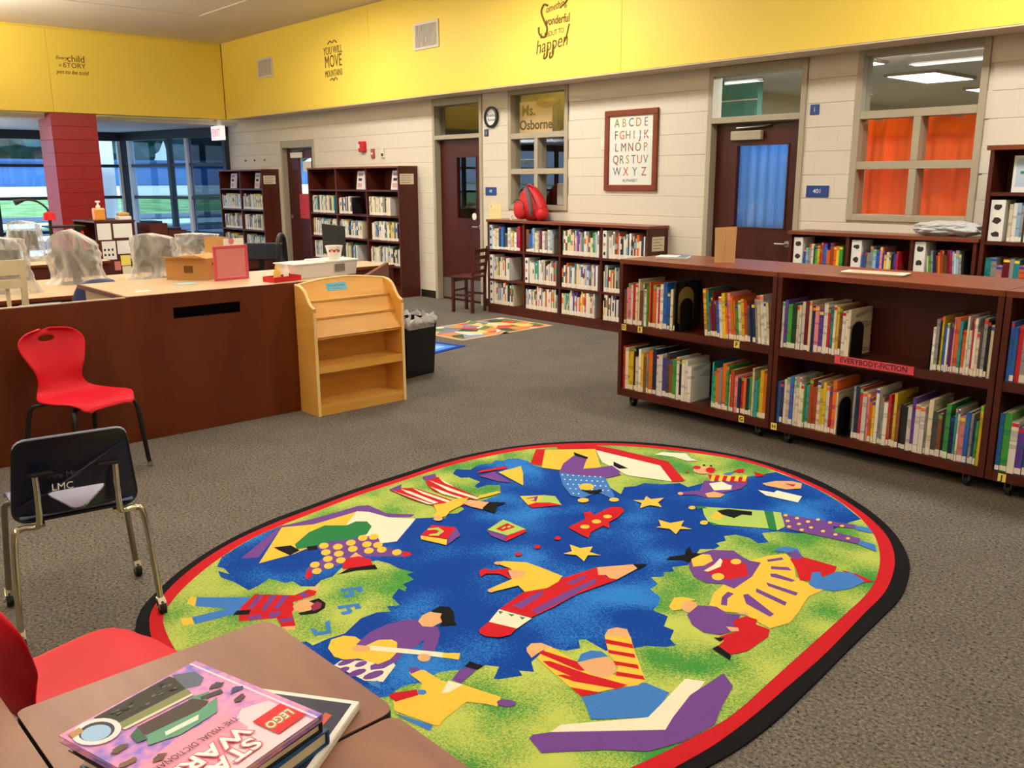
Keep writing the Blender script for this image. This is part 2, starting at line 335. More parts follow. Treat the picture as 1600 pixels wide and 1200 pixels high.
# yellow bulkheads, each made of big panels with a fine joint
def bulkhead(name,segs,along,face,depth):
    core=MB()
    s0,s1=segs[0],segs[-1]
    if along=='x': core.box(s0-.32,face+.02,ZS,s1,face+depth,ZC)
    else: core.box(face-depth,s0,ZS,face-.02,s1,ZC)
    o=struct(core.build(name,yellow))
    for a,b in zip(segs,segs[1:]):
        if along=='x': bx('panel',yellow,o,a+.002,face,ZS,b-.002,face+.02,ZC-.045,bevel=.002)
        else: bx('panel',yellow,o,face-.02,a+.002,ZS,face,b-.002,ZC-.045,bevel=.002)
    return o
bulkhead('trim_1',[-15.28,-10.73,-6.22,-1.6,5],'x',YS,.33)
bulkhead('trim_2',[-8,-4.3,0,4.28,YS-.001],'y',XL,.3)
struct(bx('trim_3',ceil_m,None,-15.28,YS+.003,ZS-.012,5,YB-.008,ZS-.001))
struct(bx('trim_4',yellow,None,-15.2,-7.99,ZS,4.99,-7.6,ZC-.005)); struct(bx('trim_5',yellow,None,4.6,-7.5,ZS,4.98,YS-.1,ZC-.005))

# window bay on the left
P1=(-19.3,6.6); P2=(-16.0,7.36)
bayc=MB(); bayc.box(-20.1,-8,2.56,XL-.31,YB,2.64); struct(bayc.build('trim_6',white_ceil))
def window_run(name,a,b,cuts,light,label_z=(.0,2.5),pane=tint_glass,special=None):
    a=Vector((a[0],a[1],0)); b=Vector((b[0],b[1],0)); L=(b-a).length; ang=math.atan2(b.y-a.y,b.x-a.x)
    root=struct(link(name,None,None,a,(0,0,ang)))
    bx('header',mull_dark,root,0,-.05,2.39,L,.07,2.56); bx('sill',mull_dark,root,0,-.05,0,L,.07,.12)
    for i,c in enumerate(cuts):
        bx('mullion',mull_light if i in light else mull_dark,root,c-.045,-.045,.12,c+.045,.06,2.39,bevel=.004)
    for i in range(len(cuts)-1):
        p,q=cuts[i]+.045,cuts[i+1]-.045
        for z in (.62,1.28,1.90): bx('transom_bar',mull_dark,root,p,-.03,z-.03,q,.05,z+.03)
        zz=[.12,.59,.65,1.25,1.31,1.87,1.93,2.39]
        for j in range(0,8,2): bx('pane',shade_glass if special and i in special else pane,root,p,.0,zz[j],q,.008,zz[j+1])
    return root
window_run('window_1',(-19.3,-7.9),(-19.3,6.6),[.05,1.9,3.7,5.5,7.3,9.1,10.9,12.1,13.65,14.45],(9,))
window_run('window_2',P1,P2,[.06,.30,1.62,2.20,3.33],(1,3),pane=mid_glass,special=(3,))
struct(bx('wall_left',block_paint,None,-16.0,YB+.01,0,-15.9,YB+.2,2.6))

# red block column
colr=struct(bx('wall_column',red_block,None,-15.985,4.228,0,-15.325,4.888,ZS))
for k in range(13):
    z0=k*.203; z1=min(z0+.203,ZS)
    if z1-z0<.06: continue
    cuts=[0,.27,.674] if k%2 else [0,.404,.674]
    for a,b in zip(cuts,cuts[1:]):
        lay_block(colr,red_block,a,b,z0,z1,0,R(90),(-15.319,4.221+a+.0015,z0+.0015))
        lay_block(colr,red_block,a,b,z0,z1,0,0,(-15.992+a+.0015,4.222,z0+.0015))

# ------------------------------------------------------------------ doors and inner windows of the back wall
def door(name,x0,x1,ztop,transom,glass_r,closer=False,paper=False,handle='right',kick=False):
    root=struct(link(name,None,None,(x0,YB,0))); W=x1-x0; fr=.052
    m=MB()
    for a,b in ((0,fr),(W-fr,W)): m.box(a,-.022,0,b,.13,ztop)
    m.box(fr,-.022,ztop-fr*(1.6 if transom else 2.2),W-fr,.13,ztop)
    dz=ztop-fr*2.2
    if transom: m.box(fr,-.022,2.11,W-fr,.13,2.165); dz=2.11
    m.build('door_frame',frame_m,root,bevel=.004)
    if transom: bx('pane',glass_m,root,fr,.07,2.165,W-fr,.076,ztop-fr*1.6)
    # leaf with a glazed opening
    a,b,c,d=glass_r; l0,l1=fr+.004,W-fr-.004; y0,y1=.07,.115
    lf=MB(); lf.box(l0,y0,.012,a,y1,dz-.004).box(b,y0,.012,l1,y1,dz-.004).box(a,y0,.012,b,y1,c).box(a,y0,d,b,y1,dz-.004)
    leaf=lf.build('door_leaf',door_m,root)
    bx('glazing',glass_m,leaf,a,.088,c,b,.094,d)
    st=MB()
    for q in ((a-.012,b+.012,c-.015,c),(a-.012,b+.012,d,d+.015),(a-.012,a,c,d),(b,b+.012,c,d)): st.box(q[0],.062,q[2],q[1],.07,q[3])
    st.build('glazing_bead',door_m,leaf)
    hx=l1-.09 if handle=='right' else l0+.07
    h2=MB()
    h2.tube([(hx,.068,1.0),(hx,.02,1.0),(hx+(-.1 if handle=='right' else .1),.012,1.0)],.010,10)
    h2.lathe([(.03,0),(.03,.01)],hx,.0595,16,0,'y'); n=len(h2.v)
    h2.v=[(x,y,(z if i<n-32 else z+1.0)) for i,(x,y,z) in enumerate(h2.v)]
    h2.build('door_handle',steel,leaf,smooth=40)
    if kick: bx('kick_plate',steel,leaf,l0+.02,.064,.03,l1-.02,.07,.30,label='brushed metal kick plate')
    if closer:
        bx('door_closer',frame_m if closer==1 else white_p,leaf,l0+.19,.02,dz-.16,l0+.52,.0695,dz-.075,bevel=.006)
        MB().tube([(l0+.25,.03,dz-.05),(l0+.55,.03,dz-.04),(l0+.60,.06,dz-.03)],.010,8).build('closer_arm',pewter,leaf,smooth=40)
    return root,leaf
d3,l3=door('door_1',-14.02,-12.93,2.235,False,(.42,.86,1.02,1.95),closer=2,handle='left')
bx('red_notice',mat('red_notice_paper','#C8374A',.6),l3,.42,.055,.98,.78,.0618,1.38,label='red paper notice taped to the door glass')
bx('white_notice',white_p,l3,.60,.055,1.74,.86,.0615,1.90)
d2,l2=door('door_2',-9.80,-8.78,2.62,True,(.41,.80,1.10,1.88),kick=True)
MB().lathe([(.045,0),(.045,.004)],0,0,20,0,'y').build('round_decal',white_p,l2,(.76,.0600,1.13))
d4,l4=door('door_3',-5.385,-4.345,2.625,True,(.30,.845,1.14,1.90),closer=1,kick=True)
# blue curtain hung behind the glass of that door
cu=MB().sheet(lambda u,v:(.27+u*.60,.150+.014*math.sin(u*34+v*1.2)+.006*math.sin(u*71),1.06+v*.88),60,6).build('blue_curtain',blue_c,l4,smooth=80,solid=.002); cu['label']='blue curtain behind the door glass'
bx('curtain_rod',steel,l4,.25,.13,1.935,.89,.14,1.945)

def inner_window(name,x0,x1,z0,z1,rails,mull,mull_top):
    root=struct(link(name,None,None,(x0,YB,0))); W=x1-x0; fr=.055
    m=MB()
    for a,b in ((0,fr),(W-fr,W)): m.box(a,-.022,z0,b,.14,z1)
    m.box(fr,-.022,z0,W-fr,.14,z0+fr); m.box(fr,-.022,z1-fr,W-fr,.14,z1)
    m.build('window_frame',frame_m,root,bevel=.004)
    for z in rails: bx('rail',frame_m,root,fr,-.018,z-.032,W-fr,.13,z+.032,bevel=.003)
    zs=[z0+fr]+[v for z in rails for v in (z-.032,z+.032)]
    for i in range(len(rails)): bx('mullion',frame_m,root,mull-.03,-.018,zs[2*i],mull+.03,.13,zs[2*i+1],bevel=.003)
    for i in range(len(rails)):
        bx('pane',glass_m,root,fr,.055,zs[2*i],mull-.03,.061,zs[2*i+1]); bx('pane',glass_m,root,mull+.03,.055,zs[2*i],W-fr,.061,zs[2*i+1])
    bx('pane',glass_m,root,fr,.055,zs[-1],W-fr,.061,z1-fr)
    return root
w3=inner_window('window_3',-8.29,-7.28,1.245,2.63,[1.69,2.10],.49,2.1)
w4=inner_window('window_4',-3.885,-2.835,1.24,2.635,[1.70,2.11],.54,2.11)

# rooms behind the back wall
cr=MB(); X0,X1,Y0,Y1,H=-7.0,1.0,YB+.2,15.5,2.72
cr.box(X0,Y1,0,X1,Y1+.1,H).box(X0-.1,Y0,0,X0,Y1,H).box(X1,Y0,0,X1+.1,Y1,H); struct(cr.build('wall_classroom',far_wall))
struct(bx('ceiling_classroom',mat('classroom_ceiling','#D5D2C8',.9),None,X0,Y0,H,X1,Y1,H+.1)); struct(bx('floor_classroom',carpet,None,X0-.1,YB+.1,-.1,X1,Y1,0))
for i,(x,y) in enumerate(ROOM_LAMPS):
    t=thing('ceiling_light','flat white ceiling light panel, '+('left one seen','nearest the middle','right far one','added one out of sight right')[i]+' through the classroom window','light',(x,y,H-.03))
    bx('frame',frame_m,t,-.29,-.53,0,.29,.53,.03); bx('diffuser',room_lamp,t,-.26,-.5,-.004,.26,.5,0)
t=thing('storage_cabinet','teal tall cabinet behind the glass above the door with blue curtain','cabinet',(-6.98,9.2,0))
bx('body',teal,t,0,0,0,.95,.1,2.71); bx('door',teal,t,.02,-.02,.05,.46,-.001,2.40); bx('door',teal,t,.49,-.02,.05,.94,-.001,2.40); bx('door',teal,t,.02,-.02,2.53,.94,-.001,2.69)
bx('trim_strip',white_p,t,0,-.024,2.475,.95,-.001,2.49)
t=tag(bx('notice_board',green_b,None,-1.9,YB+1.9,1.2,.4,YB+1.95,2.30),'green board edge above the orange curtain','board'); t.name='notice_board'
oc=MB().sheet(lambda u,v:(-3.86+u*1.0,YB+.19+.02*math.sin(u*26+math.sin(v*3))+.008*math.sin(u*61),1.20+v*(.90-.03*math.sin(u*19))),80,10).build('orange_curtain',orange_c,None,smooth=80,solid=.002)
tag(oc,'bright orange curtain hanging behind the four lower window panes','curtain')
of=MB(); of.box(-11.2,11.0,0,-7.12,11.1,2.72).box(-11.3,YB+.2,0,-11.2,11,2.72); struct(of.build('wall_office',mat('office_wall','#8d7d3a',.8)))
struct(bx('ceiling_office',white_ceil,None,-11.2,YB+.2,2.72,-7.12,11,2.8)); struct(bx('floor_office',carpet,None,-11.2,YB+.1,-.1,-7.12,11,0))
cab=thing('office_cupboard','dark cupboard inside the office behind the mullioned window','cupboard',(-9.3,8.6,0))
bx('body',door_m,cab,0,0,0,1.1,.5,2.05); bx('door',door_m,cab,.02,-.02,.05,.54,0,2.0); bx('door',door_m,cab,.56,-.02,.05,1.08,0,2.0)
mn=thing('office_monitor','dark monitor on the office desk behind the right lower panes','monitor',(-7.75,8.4,.95))
bx('screen',black,mn,-.28,0,.18,.28,.04,.55); bx('stand',black,mn,-.04,.01,0,.04,.05,.2); bx('foot',black,mn,-.14,-.08,0,.14,.12,.015)
dk=thing('office_desk','office desk inside the room behind the mullioned window','desk',(-8.1,8.1,0)); bx('top',mahog_lit_top,dk,0,0,.92,.85,.75,.95); bx('pedestal',mahog,dk,.05,.05,0,.8,.7,.92)
ch=thing('office_sheet','pale sheet of card leaning inside the lower right office pane','sheet',(-7.68,YB+.22,1.30)); bx('card',white_p,ch,0,0,0,.13,.01,.25)

# name card in the top pane
nm=thing('name_card','cream name card with black serif style lettering in the top pane of the office window','sign',(-8.215,YB+.105,2.135))
bx('card',mat('name_card_paper','#D8B894',.7),nm,0,0,0,.56,.006,.36)
text('lettering','Ms.',.17,ink,nm,(.16,-.002,.255),FRONT,.001,sx=1.0,offset=.003); text('lettering','Osborne',.155,ink,nm,(.285,-.002,.09),FRONT,.001,sx=1.0,offset=.003)
pl=MB().lathe([(.001,-.02),(.10,0),(.145,.05),(.14,.12),(.09,.16),(.02,.14)],0,0,18).build('plush_toy',mat('brown_fur','#7a4622',.9,var=.3,vscale=20,bump=.6,bscale=80),None,(-7.72,YB+.078,2.42),smooth=60)
pl.scale=(1.2,.12,.75); tag(pl,'brown and black furry round ornament behind the name card','ornament')
rb=tag(MB().box(0,0,0,.10,.03,.37).build('dark_ribbon',black,None,(-7.66,YB+.11,2.135),bevel=.01),'black strip standing right of the name card','ribbon')

# signs and small fittings on the back wall
def wall_sign(label,x,z,wd,h,s,size,colr_=blue_sign):
    t=thing('room_sign',label,'sign',(x,YB-.0065,z)); bx('plate',colr_,t,0,-.008,0,wd,0,h,bevel=.002)
    if s: text('lettering',s,size,white_ink,t,(wd/2,-.0085,h/2),FRONT,.0008)
wall_sign('blue room number sign right of the door with blue curtain',-4.285,1.433,.215,.10,'401',.055)
wall_sign('blue room number sign right of the door with a metal kick plate',-8.725,1.405,.205,.10,'40',.055)
wall_sign('small blue square sign beside the transom of the curtained door',-4.30,2.14,.085,.085,'i',.06)
wall_sign('small dark square sign under the round plaque',-8.735,2.12,.075,.085,'i',.05,mat('dark_sign','#22405f',.4))
t=thing('round_plaque','round white plaque with black rim between door and office window','plaque',(-8.59,YB-.0065,2.342))
MB().lathe([(.125,0),(.125,-.03),(.098,-.035),(.098,-.012)],0,0,32,0,'y').build('rim',black,t,smooth=30)
MB().lathe([(.099,-.002),(.099,-.014)],0,0,32,0,'y').build('face',white_p,t)
text('lettering','Reading',.055,ink,t,(0,-.0145,.022),FRONT,.0006); text('lettering','Room',.055,ink,t,(0,-.0145,-.03),FRONT,.0006)
t=thing('wall_note','pale yellow sheet taped to the wall left of the low bookcase top','paper',(-8.66,YB-.0075,1.10)); bx('sheet',mat('pale_yellow_paper','#EADB9C',.7),t,0,-.002,0,.235,0,.205); MB().lathe([(.01,0),(.01,-.006)],.04,-.002,10,0,'y').build('tack',steel,t,(0,0,.175))
t=thing('light_switch','beige double wall switch plate left of the alphabet poster','switch',(-6.775,YB-.0065,1.905)); bx('plate',cream_p,t,0,-.006,0,.08,0,.13,bevel=.002); bx('rocker',white_p,t,.015,-.010,.04,.035,-.006,.09); bx('rocker',white_p,t,.045,-.010,.04,.065,-.006,.09)
t=thing('alarm_strobe','red fire alarm strobe with white lens high on the wall','alarm',(-11.55,YB-.0065,2.0)); bx('body',red_tray,t,0,-.06,0,.14,0,.15,bevel=.012); bx('lens',white_p,t,-.004,-.075,.05,.05,-.06,.11,bevel=.005)
t=thing('call_point','red fire call point plate under the alarm strobe','alarm',(-11.27,YB-.0065,1.91)); bx('plate',mat('faded_red','#A8503f',.5),t,0,-.03,0,.075,0,.13,bevel=.006); bx('lever',white_p,t,.02,-.036,.05,.055,-.03,.075)
t=thing('thermostat','beige and black thermostat plate right of the fire call point','thermostat',(-11.02,YB-.0065,1.91)); bx('plate',cream_p,t,0,-.02,0,.07,0,.13,bevel=.005); bx('display',black,t,.012,-.023,.02,.058,-.02,.06)
for i,x in enumerate((-15.35,-15.0,-14.62)): tag(MB().lathe([(.02,0),(.015,-.02)],0,0,10,0,'y').build('wall_hook',pewter,None,(x,YB-.0065,1.945)),('left','middle','right')[i]+' one of three small screws above the far tall bookcase','screw')
# framed alphabet
t=thing('alphabet_poster','framed poster of colourful alphabet letters on the cream wall','poster',(-6.71,YB-.0065,1.475)); W_,H_=.725,.83
fr=MB(); b=.062
for q in ((0,0,W_,b),(0,H_-b,W_,H_),(0,b,b,H_-b),(W_-b,b,W_,H_-b)): fr.box(q[0],-.028,q[1],q[2],0,q[3])
fr.build('frame',frame_brown,t,bevel=.006); bx('print',white_p,t,b,-.010,b,W_-b,-.002,H_-b)
lc=[mat('print_'+n,c,.7) for n,c in (('olive','#6f6a2a'),('rust','#a8542c'),('slate','#5c5a78'),('brick','#9c3a2e'),('grey','#76736e'),('sand','#b08a4a'),('plum','#6d3a56'),('orange','#d05a28'))]
k=0
for row,(s,z,n0) in enumerate((('ABCDE',.695,5),('FGHIJK',.57,6),('LMNOP',.445,5),('QRSTUV',.32,6),('WXYZ',.195,4))):
    for i,chh in enumerate(s):
        text('letter',chh,.125,lc[(k*5+row)%8],t,(.115+(i+.5)*(W_-.23)/n0,-.0105,z),FRONT,.0006,sx=.85); k+=1
text('caption','ALPHABET',.045,lc[2],t,(W_/2,-.0105,.105),FRONT,.0006)
bx('glazing',pane_pic,t,b,-.016,b,W_-b,-.014,H_-b)

# vents and lettering on the bulkhead
def vent(label,x0,x1,z0,z1):
    t=thing('wall_vent',label,'vent',(x0,YS-.001,z0)); W_=x1-x0; H_=z1-z0; b=.03
    fr=MB()
    for q in ((0,0,W_,b),(0,H_-b,W_,H_),(0,b,b,H_-b),(W_-b,b,W_,H_-b)): fr.box(q[0],-.014,q[1],q[2],0,q[3])
    fr.build('frame',vent_m,t,bevel=.003); bx('backing',vent_dark,t,b,-.003,b,W_-b,-.001,H_-b)
    n=16 if W_>.5 else 13; me=MB().box(0,-.011,0,.012,-.004,H_-2*b).mesh('slat',vent_m)
    for i in range(n): link('slat',me,t,(b+(i+.5)*(W_-2*b)/n-.006,0,b))
vent('smaller white louvred vent on the yellow bulkhead near the corner',-13.97,-13.47,3.20,3.50); vent('larger white louvred vent on the yellow bulkhead above the red alarm',-9.68,-9.17,3.19,3.51)
def script(pts,r): return MB().tube([(x,-.002,z) for x,z in pts],r,6)
def curve(pts,n=8):
    out=[];P=[pts[0]]+list(pts)+[pts[-1]]
    for i in range(1,len(P)-2):
        for k in range(n):
            t=k/n; p=[]
            for d in (0,1):
                a,b,c,e=P[i-1][d],P[i][d],P[i+1][d],P[i+2][d]
                p.append(.5*(2*b+(c-a)*t+(2*a-5*b+4*c-e)*t*t+(3*b-a-3*c+e)*t**3))
            out.append(tuple(p))
    return out+[pts[-1]]
t=thing('wall_lettering','brown vinyl words YOU WILL MOVE MOUNTAINS on the yellow bulkhead','lettering',(-11.66,YS-.0015,3.28))
text('line','YOU WILL',.15,brown_ink,t,(0,0,.12),FRONT,sx=.72); text('line','MOVE',.24,brown_ink,t,(0,0,-.03),FRONT,sx=.72); text('line','MOUNTAINS',.13,brown_ink,t,(0,0,-.19),FRONT,sx=.62)
script(curve([(-.12,.215),(-.06,.25),(0,.225),(.06,.25),(.12,.215)]),.007).build('flourish',brown_ink,t); script(curve([(-.1,-.28),(-.04,-.255),(0,-.285),(.05,-.25),(.1,-.285)]),.007).build('flourish',brown_ink,t)
t=thing('wall_lettering','brown script words something wonderful is about to happen on the bulkhead','lettering',(-7.2,YS-.0015,3.2))
text('line','believe',.12,brown_ink,t,(-.06,0,.35),FRONT,shear=.2)
script(curve([(-.06,.20),(-.12,.215),(-.16,.15),(-.12,.06),(-.07,-.03),(-.11,-.11),(-.19,-.07),(-.20,.0)]),.011).build('large_initial',brown_ink,t)
text('line','omething',.105,brown_ink,t,(.06,0,.18),(R(90),R(-8),0),shear=.3,sx=.8); script(curve([(.1,.27),(.22,.29),(.25,.23),(.12,.15)]),.006).build('flourish',brown_ink,t)
text('line','wonderful',.12,brown_ink,t,(.07,0,.04),FRONT,shear=.1,sx=.78,offset=.002)
text('line','IS ABOUT TO',.075,brown_ink,t,(.0,0,-.085),(R(90),R(-4),0),sx=.8); text('line','happen',.20,brown_ink,t,(-.01,0,-.19),(R(90),R(-6),0),shear=.3,sx=.85)
script(curve([(.19,-.19),(.22,-.14),(.25,-.05),(.26,-.02)]),.008).build('flourish',brown_ink,t)
for x in (-.09,-.0): script(curve([(x+.03,-.20),(x+.02,-.30),(x-.03,-.33),(x-.02,-.27)]),.008).build('descender',brown_ink,t)
t=thing('wall_lettering','small brown words every child is a story on the left yellow bulkhead','lettering',(XL+.0015,4.60,3.34))
text('line','Every',.075,brown_ink,t,(0,-.13,.105),FACE_X,shear=.3); text('line','child',.14,brown_ink,t,(0,.08,.10),FACE_X); text('line','is a',.06,brown_ink,t,(0,-.14,0),FACE_X,shear=.3); text('line','STORY',.105,brown_ink,t,(0,.05,0),FACE_X); [text('line',q,.085,brown_ink,t,(0,y,-.10),FACE_X,shear=.3) for q,y in (('yet',-.17),('to',-.06),('be',.04),('told',.17))]
# exit sign under the bulkhead corner
t=thing('exit_sign','lit white exit sign with red letters hanging at the far corner','sign',(-15.43,6.95,2.29)); t.rotation_euler.z=R(2)
bx('housing',exit_white,t,-.20,-.035,0,.20,.035,.24,bevel=.006); bx('canopy',white_p,t,-.06,-.035,.24,.06,.035,.3495); text('lettering','EXIT',.18,exit_red,t,(0,-.0358,.12),FRONT,sx=.8)
ORD_='first second third fourth fifth'.split()
# main room lamps: recessed ones, then the added pendants
for i,(x,y) in enumerate(LAMPS):
    t=thing('ceiling_light','recessed ceiling light by the back wall, '+('above the words MOVE MOUNTAINS','above the office window','above the orange curtained window')[i],'light',(x,y,ZC-.06))
    fr=[bx('frame_bar',white_p,t,*q) for q in ((-.62,-.32,0,.62,-.29,.059),(-.62,.29,0,.62,.32,.059),(-.62,-.29,0,-.59,.29,.059),(.59,-.29,0,.62,.29,.059))]
    bx('diffuser',lamp_face,t,-.585,-.285,.02,.585,.285,.03)
for i,(x,y) in enumerate(ADDED_PENDANTS):
    t=thing('added_pendant_light',f'added hung strip lamp over the reading room, {ORD_[i//2]} row from the desk, {("near","far")[i%2]} one','light',(x,y,PZ(x)))
    bx('housing',white_p,t,-.62,-.08,0,.62,.08,.09); bx('lower_diffuser',lamp_face,t,-.58,-.07,-.012,.58,.07,0); bx('upper_diffuser',lamp_face,t,-.58,-.07,.09,.58,.07,.10)
    for q in (-.4,.4): MB().tube([(q,.0,.10),(q,0,ZC-PZ(x)-.002)],.004,6).build('hanging_wire',steel,t)
for i,(x,y) in enumerate(ADDED_BAY_LAMPS):
    t=thing('added_pendant_light','added hung uplight strip in the window bay, '+('nearer the red column','at the far left end')[i],'light',(x,y,2.0))
    bx('housing',white_p,t,-.62,-.08,0,.62,.08,.09); bx('upper_diffuser',lamp_face,t,-.58,-.07,.09,.58,.07,.10)
    for q in (-.4,.4): MB().tube([(q,0,.10),(q,0,.5595)],.004,6).build('hanging_wire',steel,t)
# outdoors beyond the bay: the ground climbs gently away from the building
gz=lambda x:-.4+max(0,-22-x)*.016
lw_=MB().prism([(-20.4,-.45),(-20.4,-.4),(-22,-.4),(-160,gz(-160)),(-160,gz(-160)-.1)],'y',-80,110).build('lawn',two_tone('grass','#6f9a5c','#a2c488',.6,fine=20)); tag(lw_,'mown green lawn beyond the bay windows','lawn')
for i,(a,b,cc,l) in enumerate(((-23,-21,'#dcdfe4','pale walk closest to the bay windows'),(-25,-23.5,'#56627c','narrow dark strip just past the nearest pale walk'),(-27.5,-25.5,'#e4e7ec','second pale strip outside the bay'),(-30.5,-28,'#56627c','second dark strip outside the bay'),(-33,-31,'#e9ecf0','third pale strip outside the bay'),(-36.5,-33.5,'#5a6680','third dark strip outside the bay'),(-40.5,-37.5,'#eef0f4','pale strip along the far road'),(-45.5,-41.5,'#515d78','far dark road at the edge of the grass'),(-110,-74,'#dcdcd8','wide bright parking lot before the blue building'))):
    o=MB().prism([(b,gz(b)+.012),(b,gz(b)+.03),(a,gz(a)+.03),(a,gz(a)+.012)],'y',-70,100).build('paved_strip',mat('paving_%d'%i,cc,.8)); tag(o,l,'pavement')
t=thing('long_building','long low blue building beyond the parking lot','building',(-112,-60,gz(-112)+.01)); bx('wall',mat('blue_cladding','#3a6fb4',.6),t,-8,0,0,0,165,2.7); bx('roof',mat('blue_roof','#2d5a94',.6),t,-8.5,-.5,2.7,.5,165.5,3.0)
leafm=two_tone('hazy_tree_leaves','#44696c','#8fb0b6',.25,.85,fine=3)  # bluish haze put into the leaf colours
def tree(x,y,h,s,label):
    t=thing('tree',label,'tree',(x,y,gz(x)+.01)); MB().tube([(0,0,0),(.05,.03,h*.7)],[.35,.2],8).build('trunk',mahog,t)
    bm=bmesh.new(); bmesh.ops.create_icosphere(bm,subdivisions=4,radius=s)
    for v in bm.verts: v.co*=1+.35*noise.noise(v.co*(1.6/s)+Vector((x,y,0)))+.18*noise.noise(v.co*(5/s)+Vector((y,x,3)))
    me=bpy.data.meshes.new('crown'); bm.to_mesh(me); bm.free(); me.materials.append(leafm); link('crown',me,t,(0,0,h))
for i,(x,y,h,s) in enumerate(((-128,10,8.2,7.3),(-148,23,10.5,8.6),(-128,34,8.6,7.6),(-149,49,10.6,8.8),(-128,57,8.6,7.6),(-149,76,10.6,8.8),(-128,83,8.6,7.6))):
    tree(x,y,h,s,('front','rear','front','rear','front','rear','front')[i]+' tree behind the blue building, '+('first','second','third','fourth','fifth','sixth','last')[i]+' from the left')
t=thing('porch_column','white porch column just outside the bay left of the mullion','column',(-20.8,6.55,-.4)); wr=mat('white_render','#f2f2ee',.7); bx('shaft',wr,t,-.22,-.3,.1,.22,.3,3.6); bx('base',wr,t,-.28,-.36,0,.28,.36,.1)
# ------------------------------------------------------------------ bookcases
def bookcase(name,label,loc,bays,H,D,shelves,top_t=.03,top_over=.012,side=.022,plinth=0.0,back_at=None,bottom=None,board=.025,casters=False,group=None):
    """bays = list of x cuts; the unit faces -Y; origin = front left floor corner"""
    t=thing(name,label,'bookcase',loc,0,group); W=bays[-1]; z0=bottom if bottom is not None else plinth; ba=back_at if back_at else D-.012
    bx('side_panel',mahog,t,0,0,z0 if casters else 0,side,D,H-top_t,bevel=.002); bx('side_panel',mahog,t,W-side,0,z0 if casters else 0,W,D,H-top_t,bevel=.002)
    bx('top_board',mahog_lit_top,t,-top_over,-top_over,H-top_t,W+top_over,D+(top_over if casters else 0),H,bevel=.003)
    bx('back_panel',mahog,t,side,ba,z0,W-side,ba+.01,H-top_t)
    for c in bays[1:-1]: bx('divider',mahog,t,c-side/2,.004,z0+board,c+side/2,ba,H-top_t)
    bx('bottom_board',mahog,t,side,.003,z0,W-side,D-.003,z0+board+.001)
    for i in range(len(bays)-1):
        a=bays[i]+(side if i==0 else side/2); b=bays[i+1]-(side if i==len(bays)-2 else side/2)
        for z in shelves: bx('shelf',mahog,t,a,.006,z-board,b,ba,z)
    if plinth and not casters: bx('plinth',mahog,t,side,.012,0,W-side,.03,plinth+.001)
    return t
def add_casters(t,W,D):
    for x in (.10,W-.10):
        for y in (.07,D-.07):
            c=MB().lathe([(.03,-.011),(.03,.011)],0,0,16,0,'x').build('caster',blackrub,t,(x,y,.0305),smooth=40)
            bx('caster_fork',pewter,c,-.018,-.028,.005,-.0125,.028,.045); bx('caster_fork',pewter,c,.0125,-.028,.005,.018,.028,.045); bx('caster_plate',pewter,c,-.02,-.03,.045,.02,.03,.0505)
FY=4.725; FT=1.055; SH=.60; BB=.132
UX=[(-4.135,-2.890),(-2.884,-1.622),(-1.616,-.36)]
units=[]
for i,(a,b) in enumerate(UX):
    t=bookcase('rolling_bookcase',('left rolling mahogany bookcase unit carrying tags D, E, F and G','middle rolling mahogany bookcase unit carrying the red EVERYBODY-FICTION strip','right rolling mahogany bookcase unit cut off by the picture edge, tag J')[i],(a,FY,0),[0,b-a],FT,.60,[SH],.032,.002,.03,0,.30,.081,.05,True,'rolling mahogany bookcases')
    add_casters(t,b-a,.60); units.append(t)
    # the far face of the double sided unit has its shelf as well
    bx('shelf',mahog,t,.03,.312,SH-.05,b-a-.03,.594,SH)
def shelf_tag(u,x,z,s):
    g=bx('letter_tag',yellow_tag,units[u],x-UX[u][0]-.019,-.0008,z-.02,x-UX[u][0]+.019,.0058 if z>.3 else .0025,z+.022)
    g['label']='yellow tag with the letter '+s
    text('lettering',s,.036,ink,g,(x-UX[u][0],-.0012,z),FRONT,.0004,offset=.001)
for u,x,z,s in ((0,-4.086,.578,'D'),(0,-3.938,.578,'E'),(0,-3.151,.578,'F'),(0,-3.087,.105,'G'),(1,-2.852,.105,'H'),(2,-1.535,.105,'J')): shelf_tag(u,x,z,s)
g=bx('genre_strip',pink_sign,units[1],-2.488-UX[1][0],-.0008,.560,-2.032-UX[1][0],.0058,.606); g['label']='red strip reading EVERYBODY-FICTION'
text('lettering','EVERYBODY-FICTION',.043,ink,g,(-2.26-UX[1][0],-.0012,.583),FRONT,.0004,sx=.93,offset=.0006)

wallbc=bookcase('low_wall_bookcase','long low mahogany bookcase of four bays under the office window, red backpack on top',(-8.33,7.075,0),[0,.645,1.24,1.865,2.51],1.13,.315,[.775,.415],.03,.012,.028,.085)
rightbc=bookcase('low_wall_bookcase','low mahogany bookcase under the orange curtained window, three bays showing',(-4.24,7.075,0),[0,.545,1.085,1.575],1.15,.315,[.775,.415],.03,.012,.028,.085)
tall3=bookcase('tall_bookcase','tall three bay mahogany bookcase between the red noticed door and the kick plate door',(-12.62,7.075,0),[0,.82,1.635,2.45],1.785,.315,[.427,.768,1.114,1.464],.025,.006,.028,.075)
tall2=bookcase('tall_bookcase','tall two bay mahogany bookcase standing at the far window corner',(-15.83,7.075,0),[0,.84,1.68],1.785,.315,[.427,.768,1.114,1.464],.025,.006,.028,.075)
tallr=bookcase('tall_bookcase','tall mahogany bookcase cut off at the right edge of the picture',(-2.645,7.075,0),[0,.82,1.64],1.825,.315,[.415,.775,1.135,1.49],.035,.02,.03,.085)
